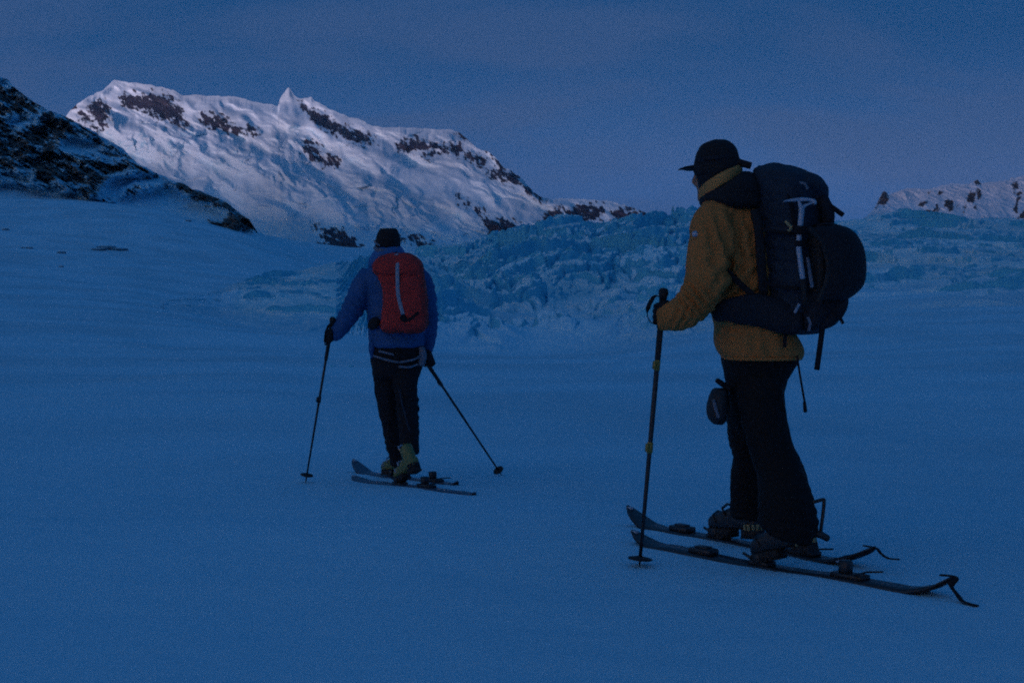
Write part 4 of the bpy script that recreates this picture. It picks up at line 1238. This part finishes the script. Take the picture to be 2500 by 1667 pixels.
# =================================================================== far skier
fB = ground_at(985, 1178)
B = Fig(fB.y)
b1_, b2_ = ground_at(1153, 1211), ground_at(858, 1172)
hB = b2_ - b1_; hB.z = 0; LB = hB.length; hB.normalize(); rB = Vector((hB.y, -hB.x, 0)); lB = -rB
skiB1, cB1 = make_ski(b1_ + rB * .05, hB, LB + .06, .04, LB - .12, .10, .03, .02, 'dark blue ski lying flat, the nearer one under the skier with red pack', mat=M_ski2, toe_s=LB * .62, heel_s=LB * .40, skin=True, group='skis of the skier with the red pack')
c1_, c2_ = ground_at(1115, 1187), ground_at(912, 1161)
hB2 = c2_ - c1_; hB2.z = 0; LB2 = hB2.length; hB2.normalize(); rB2 = Vector((hB2.y, -hB2.x, 0))
tipt = (P(860, 1128, c2_.y + .28))
skiB2, cB2 = make_ski(c1_ + rB2 * .05, hB2, LB2 + .36, .06, LB2 + .10, .12, .10, .03, 'dark blue ski with lifted tip, the farther one under the skier with red pack', mat=M_ski2, toe_s=LB2 * .80, heel_s=LB2 * .32, group='skis of the skier with the red pack')
pB = empty('person', fB, 'skier in a blue jacket and black beanie seen from behind, carrying a red pack', 'person', 'skiers crossing the snow')

g = Geo()
B.hsec(g, [(566, 928, 968, 0, .06), (585, 920, 974, 0, .09), (600, 919, 974, 0, .095), (612, 922, 972, .01, .09), (626, 928, 966, .02, .07), (636, 934, 960, .04, .04)], 2.1)
B.limb(g, [(934, 602, .10, 5), (932, 610, .115, 5), (934, 615, .10, 4)])
B.limb(g, [(919, 598, 0, 4), (918, 606, 0, 5)]); B.limb(g, [(975, 598, 0, 4), (976, 606, 0, 5)])
B.limb(g, [(938, 630, .08, 6), (946, 634, .07, 6)])
B.limb(g, [(948, 615, .0, 20), (958, 660, 0, 24)])
B.hsec(g, [(655, 918, 1005, 0, .08), (700, 910, 1020, 0, .10), (800, 912, 1025, 0, .10), (880, 920, 1020, 0, .11)])
B.limb(g, [(912, 675, 0, 18), (880, 715, -.02, 16), (856, 755, -.05, 16), (830, 798, -.08, 13), (810, 820, -.1, 10)])
B.limb(g, [(1020, 680, 0, 17), (1043, 735, .02, 15), (1050, 790, .05, 13), (1042, 855, .09, 9)])
B.limb(g, [(947, 900, .05, 22), (958, 1010, .12, 18), (968, 1090, .2, 13), (968, 1130, .25, 12)])
B.limb(g, [(993, 900, -.05, 20), (997, 1010, -.08, 18), (1003, 1080, -.13, 13), (1000, 1110, -.15, 12)])
build('body', g, M_skin, pB, remesh=.013)
g = Geo()
B.hsec(g, [(818, 912, 1028, 0, .13), (845, 908, 1032, 0, .145), (869, 907, 1032, 0, .15), (897, 910, 1029, 0, .14), (920, 912, 1022, 0, .12)])
B.limb(g, [(946, 905, .05, 34), (948, 945, .07, 32), (954, 996, .11, 30), (961, 1039, .15, 27), (966, 1080, .19, 23), (970, 1108, .22, 20), (973, 1134, .24, 19)], n=22, round_ends=False)
B.limb(g, [(990, 905, -.05, 32), (990, 945, -.06, 29), (994, 970, -.07, 26), (996, 1010, -.09, 25), (998, 1050, -.11, 23), (1000, 1080, -.13, 22), (1001, 1108, -.14, 21)], n=22, round_ends=False)
build('trousers', g, M_navyt, pB, remesh=.011, fold=(.010, .10, .14, 43), folds2=[(B.p(955, 1090, .1), .12, .008, .06, (.3, 0, 1)), (B.p(995, 990, -.1), .12, .008, .06, (.4, 0, 1))])
g = Geo(); B.strap(g, [(974, 950, -.165), (982, 985, -.165), (992, 1025, -.175), (1002, 1056, -.185)], 5, .003); build('trouser_stripe', g, M_navy, pB)
g = Geo()
B.hsec(g, [(640, 930, 1000, 0, .09), (650, 905, 1016, 0, .12), (665, 893, 1030, 0, .14), (685, 892, 1036, 0, .15), (710, 896, 1038, 0, .15), (750, 897, 1040, 0, .15), (790, 899, 1040, 0, .155), (825, 902, 1034, 0, .16), (842, 905, 1033, 0, .16), (846, 907, 1031, 0, .15)], n=36)
B.limb(g, [(908, 668, 0, 26), (893, 690, -.01, 28), (880, 715, -.02, 28), (862, 752, -.05, 26), (842, 784, -.07, 22), (824, 808, -.09, 19), (810, 822, -.1, 15)], n=22, round_ends=False)
B.limb(g, [(1014, 668, 0, 24), (1034, 695, .01, 24), (1044, 735, .02, 22), (1050, 780, .05, 18), (1048, 820, .07, 17), (1043, 856, .09, 13)], n=22, round_ends=False)
jb = build('jacket', g, M_blue, pB, remesh=.010, fold=(.008, .14, .055, 45), folds2=[(B.p(860, 752, -.1), .1, .010, .05, (.7, 0, .7)), (B.p(1050, 770, 0), .1, .008, .05, (.1, 0, 1))])
# side panels hang lower at the hips
g = Geo(); B.limb(g, [(910, 835, -.06, 10, 22), (909, 855, -.06, 9, 20), (911, 872, -.06, 6, 14)], n=14); build('jacket_side', g, M_blue, jb, remesh=.009)
g = Geo()
B.hsec(g, [(603, 925, 978, .01, .085), (612, 914, 984, .0, .11), (625, 908, 990, 0, .125), (640, 902, 1000, 0, .13), (652, 905, 1006, 0, .12), (660, 915, 1000, 0, .1)], n=32)
build('hood', g, M_blue2, jb, remesh=.010, fold=(.012, .08, .05, 47))
g = Geo()
B.hsec(g, [(558.5, 936, 962, 0, .03), (560, 930, 968, 0, .06), (566, 925, 972, 0, .085), (580, 920, 975, 0, .10), (592, 918, 976, 0, .105), (600, 918, 977, 0, .105), (604, 920, 975, 0, .10)], 2.2, n=32)
bea = build('beanie', g, M_black, pB, remesh=.007, fold=(.005, .04, .05, 49))
g = Geo(); B.strap(g, [(914, 603, -.03), (920, 609, -.09), (935, 613, -.115), (955, 612, -.11), (972, 606, -.08)], 9, .004); build('headband', g, M_band, pB)
g = Geo(); B.strap(g, [(914, 588, .0), (918, 594, -.07), (928, 600, -.10)], 5, .004); build('goggle_strap', g, M_band, bea)
# harness over the trousers
g = Geo(); B.strap(g, [(924, 857, -.165), (942, 861, -.172), (962, 866, -.176)], 5, .003); hr = build('harness', g, M_band, pB)
for pts in ([(911, 868, -.13), (930, 874, -.165), (955, 881, -.178), (974, 884, -.178)], [(976, 884, -.178), (1000, 880, -.172), (1018, 874, -.15), (1030, 862, -.11)], [(974, 895, -.172), (1000, 896, -.168), (1020, 889, -.14)]):
    g = Geo(); B.strap(g, pts, 5, .003); build('harness_strap', g, M_band, hr)
g = Geo(); B.limb(g, [(1030, 850, -.10, 8), (1032, 870, -.10, 10), (1029, 890, -.10, 8)], n=12); build('gear_loop', g, M_band, hr)

tB1 = ground_at(746, 1178); topB1 = B.p(812, 779, -.12)
dB = (topB1 - tB1).normalized(); LB1 = (topB1 - tB1).length
gcb = tB1 + dB * (LB1 - .125)
build('glove', hand_geo(gcb, dB, lB, hB, B.p(812, 821, -.10), 1.1, .0185), M_black, pB, remesh=.006)
ski_pole(tB1, topB1, 'black ski pole held upright by the skier with the red pack', [.62], .06, loop=[topB1 - dB * .03, B.p(802, 796, -.15), B.p(795, 815, -.15), B.p(793, 842, -.14), B.p(803, 830, -.13)], basket_r=.047, clampm=M_shellb, group='ski poles')
topB2 = B.p(1030, 868, -.02); tB2 = ground_at(1225, 1160)
dB2 = (topB2 - tB2).normalized(); LB2_ = (topB2 - tB2).length
gcb2 = tB2 + dB2 * (LB2_ - .06)
build('glove', hand_geo(gcb2, dB2, rB, hB, B.p(1042, 857, .08), 1.1, .0185), M_black, pB, remesh=.006)
ski_pole(tB2, topB2, 'black ski pole trailing at a slant from the skier with the red pack', [LB2_ - .28], .06, basket_r=.042, clampm=M_shellb, group='ski poles')

# boots of the far skier
tz = cB1(0.0)
def on_ski(cen, px, lo, hi):
    for _ in range(40):
        m_ = (lo + hi) / 2
        c = cen(m_)
        if CX + F * c.x / c.y > px:
            lo = m_
        else:
            hi = m_
    return cen((lo + hi) / 2)
bB1, _ = make_boot(pB, on_ski(cB1, 972, -.05, LB) + UP * .045, hB, .13, M_boot_y, M_rub, M_rub, .20, sc_=.86)
bB2, _ = make_boot(pB, on_ski(cB2, 938, 0, LB2 + .3) + UP * .045, hB2, .04, M_boot_y, M_rub, M_rub, .20, sc_=.86)

# red pack
packB = empty('backpack', B.p(985, 808, -.2), 'red backpack with a grey centre strap worn by the skier in the blue jacket', 'backpack', 'backpacks')
g = Geo()
B.hsec(g, [(640, 920, 1022, -.20, .07), (661, 917, 1032, -.21, .10), (690, 930, 1037, -.22, .115), (723, 938, 1041, -.22, .12), (760, 936, 1043, -.22, .12), (790, 932, 1042, -.22, .115), (804, 934, 1038, -.21, .10), (811, 945, 1028, -.2, .07)], 3.6, n=40)
build('main_bag', g, M_red, packB, remesh=.009, fold=(.009, .09, .10, 51), folds2=[(B.p(990, 770, -.3), .12, .006, .06, (.4, 0, 1)), (B.p(1020, 690, -.3), .1, .006, .05, (.3, 0, 1))])
g = Geo()
B.hsec(g, [(620, 958, 996, -.17, .04), (624, 940, 1006, -.18, .07), (632, 924, 1020, -.19, .10), (645, 912, 1030, -.2, .125), (660, 912, 1033, -.21, .13), (670, 918, 1033, -.21, .12), (675, 928, 1028, -.21, .10)], 3.0, n=40)
build('lid', g, M_red, packB, remesh=.009, fold=(.009, .07, .05, 53))
g = Geo(); B.strap(g, [(968, 620, -.24), (970, 640, -.315), (970, 665, -.345), (971, 709, -.345), (975, 735, -.345), (984, 768, -.345)], 9, .004); build('centre_strap', g, M_grey, packB)
g = Geo(); B.limb(g, [(982, 774, -.345, 8, 5), (988, 780, -.345, 7, 5), (990, 784, -.345, 5, 4)], n=12); build('strap_buckle', g, M_web, packB)
g = Geo(); B.strap(g, [(990, 784, -.345), (1005, 776, -.35), (1022, 762, -.33), (1037, 752, -.27)], 6, .004); build('compression_strap', g, M_web, packB)
g = Geo(); B.strap(g, [(922, 660, -.225), (928, 685, -.225), (937, 702, -.235), (946, 722, -.25)], 6, .004); build('shoulder_strap', g, M_band, packB)
g = Geo(); B.limb(g, [(905, 800, -.14, 9, 9), (912, 790, -.17, 14, 12), (922, 785, -.20, 13, 14)], n=16); build('hip_belt', g, M_black, packB, remesh=.008)
g = Geo(); B.limb(g, [(1036, 795, -.19, 8, 9), (1042, 786, -.15, 8, 9)], n=12); build('hip_belt', g, M_black, packB)
g = Geo(); g.tube([B.p(962, 622, -.2), B.p(968, 616, -.2), B.p(976, 622, -.2)], .006, 8); build('haul_loop', g, M_web, packB)

# =================================================================== small stones and ice blocks on the snow
def surf_at(px, py):
    lo, hi = 8.0, 900.0
    for _ in range(60):
        m_ = math.sqrt(lo * hi)
        x = (px - CX) / F * m_
        z = EYE + (HY - py) / F * m_
        if z > float(ground_z(px, m_)) + float(field_bump(np.array(x), np.array(m_))):
            lo = m_
        else:
            hi = m_
    return P(px, py, lo)


def boulder(px, py, w, h_, seed, label, mat=None, name='boulder', cat='boulder', group='boulders on the snow slope'):
    c = surf_at(px, py); k_ = c.y / F
    bm = bmesh.new(); bmesh.ops.create_icosphere(bm, subdivisions=4, radius=1.0)
    me = bpy.data.meshes.new(name)
    for v in bm.verts:
        p = v.co
        n_ = float(fbm(p.x * 1.1 + seed, p.y * 1.1, p.z * 1.1, 3, 101, .55, True)) * .22
        q = p * (1 + n_)
        v.co = Vector((q.x * w * k_, q.y * w * k_ * .8, max(q.z, -.5) * h_ * k_))
    bm.to_mesh(me); bm.free()
    co = np.zeros(len(me.vertices) * 3, np.float32); me.vertices.foreach_get('co', co); co = co.reshape(-1, 3)
    at = me.attributes.new('rock', 'FLOAT', 'POINT'); at.data.foreach_set('value', np.where(co[:, 2] > h_ * k_ * .75, .3, 1.2).astype(np.float32) if mat is None else np.full(len(co), -1, np.float32))
    at = me.attributes.new('ice', 'FLOAT', 'POINT'); at.data.foreach_set('value', np.full(len(co), -1.0 if mat is None else .7, np.float32))
    me.materials.append(mat or M_rock)
    o = bpy.data.objects.new(name, me); C.objects.link(o); o.location = c + Vector((0, 0, h_ * k_ * .2))
    o['label'] = label; o['category'] = cat; o['group'] = group
    return o


boulder(14, 562, 7, 4, 1, 'small dark rock at the far left edge of the snow slope')
boulder(56, 606, 4, 2.5, 2, 'tiny dark rock left of its twin on the left snow slope')
boulder(72, 607, 7, 3.5, 3, 'flat dark rock beside a tiny one on the left snow slope')
boulder(150, 619, 9, 5, 4, 'squat dark rock on the left snow slope, right of the flat one')
boulder(149, 653, 5, 4, 5, 'lowest small dark rock on the left snow slope')
boulder(460, 541, 6, 4, 8, 'small dark rock just left of the dark end of the rock ridge')
for i, x_ in enumerate((240, 262, 290)):
    boulder(x_, 611 - (4 if i == 1 else 1), (15, 22, 18)[i], (3, 6, 4)[i], 20 + i, ('low left end of the long flat rock band on the snow slope', 'tallest middle rock of the long flat band on the snow slope', 'right end rock of the long flat band on the snow slope')[i])
boulder(812, 898, 7, 4, 11, 'small blue ice block on the snow beside the slanting pole', M_ice, 'ice_block', 'ice block', 'ice blocks below the icefall')
boulder(858, 897, 6, 4, 12, 'small blue ice block just left of the trousers of the skier with the red pack', M_ice, 'ice_block', 'ice block', 'ice blocks below the icefall')
boulder(1236, 820, 11, 9, 13, 'lone blue ice block below the icefall between the two skiers', M_ice, 'ice_block', 'ice block', 'ice blocks below the icefall')
boulder(1135, 818, 9, 6, 14, 'blue ice block below the icefall, right of the skier with the red pack', M_ice, 'ice_block', 'ice block', 'ice blocks below the icefall')


# ------------------------------------------------------------------ the air of the valley
bm = bmesh.new()
bmesh.ops.create_cube(bm, size=1.0)
me = bpy.data.meshes.new('haze'); bm.to_mesh(me); bm.free()
hz = bpy.data.objects.new('haze', me); C.objects.link(hz); hz['kind'] = 'stuff'
hz.scale = (15000, 15000, 700); hz.location = (0, 0, 250)
m = bpy.data.materials.new('valley_air'); m.use_nodes = True
t = m.node_tree; t.nodes.clear()
o_ = N(t, 'ShaderNodeOutputMaterial'); v_ = N(t, 'ShaderNodeVolumePrincipled')
v_.inputs['Color'].default_value = (0.42, 0.74, 1.0, 1); v_.inputs['Density'].default_value = 0.000055; v_.inputs['Anisotropy'].default_value = 0.0
L(t, v_.outputs[0], o_.inputs['Volume'])
me.materials.append(m)
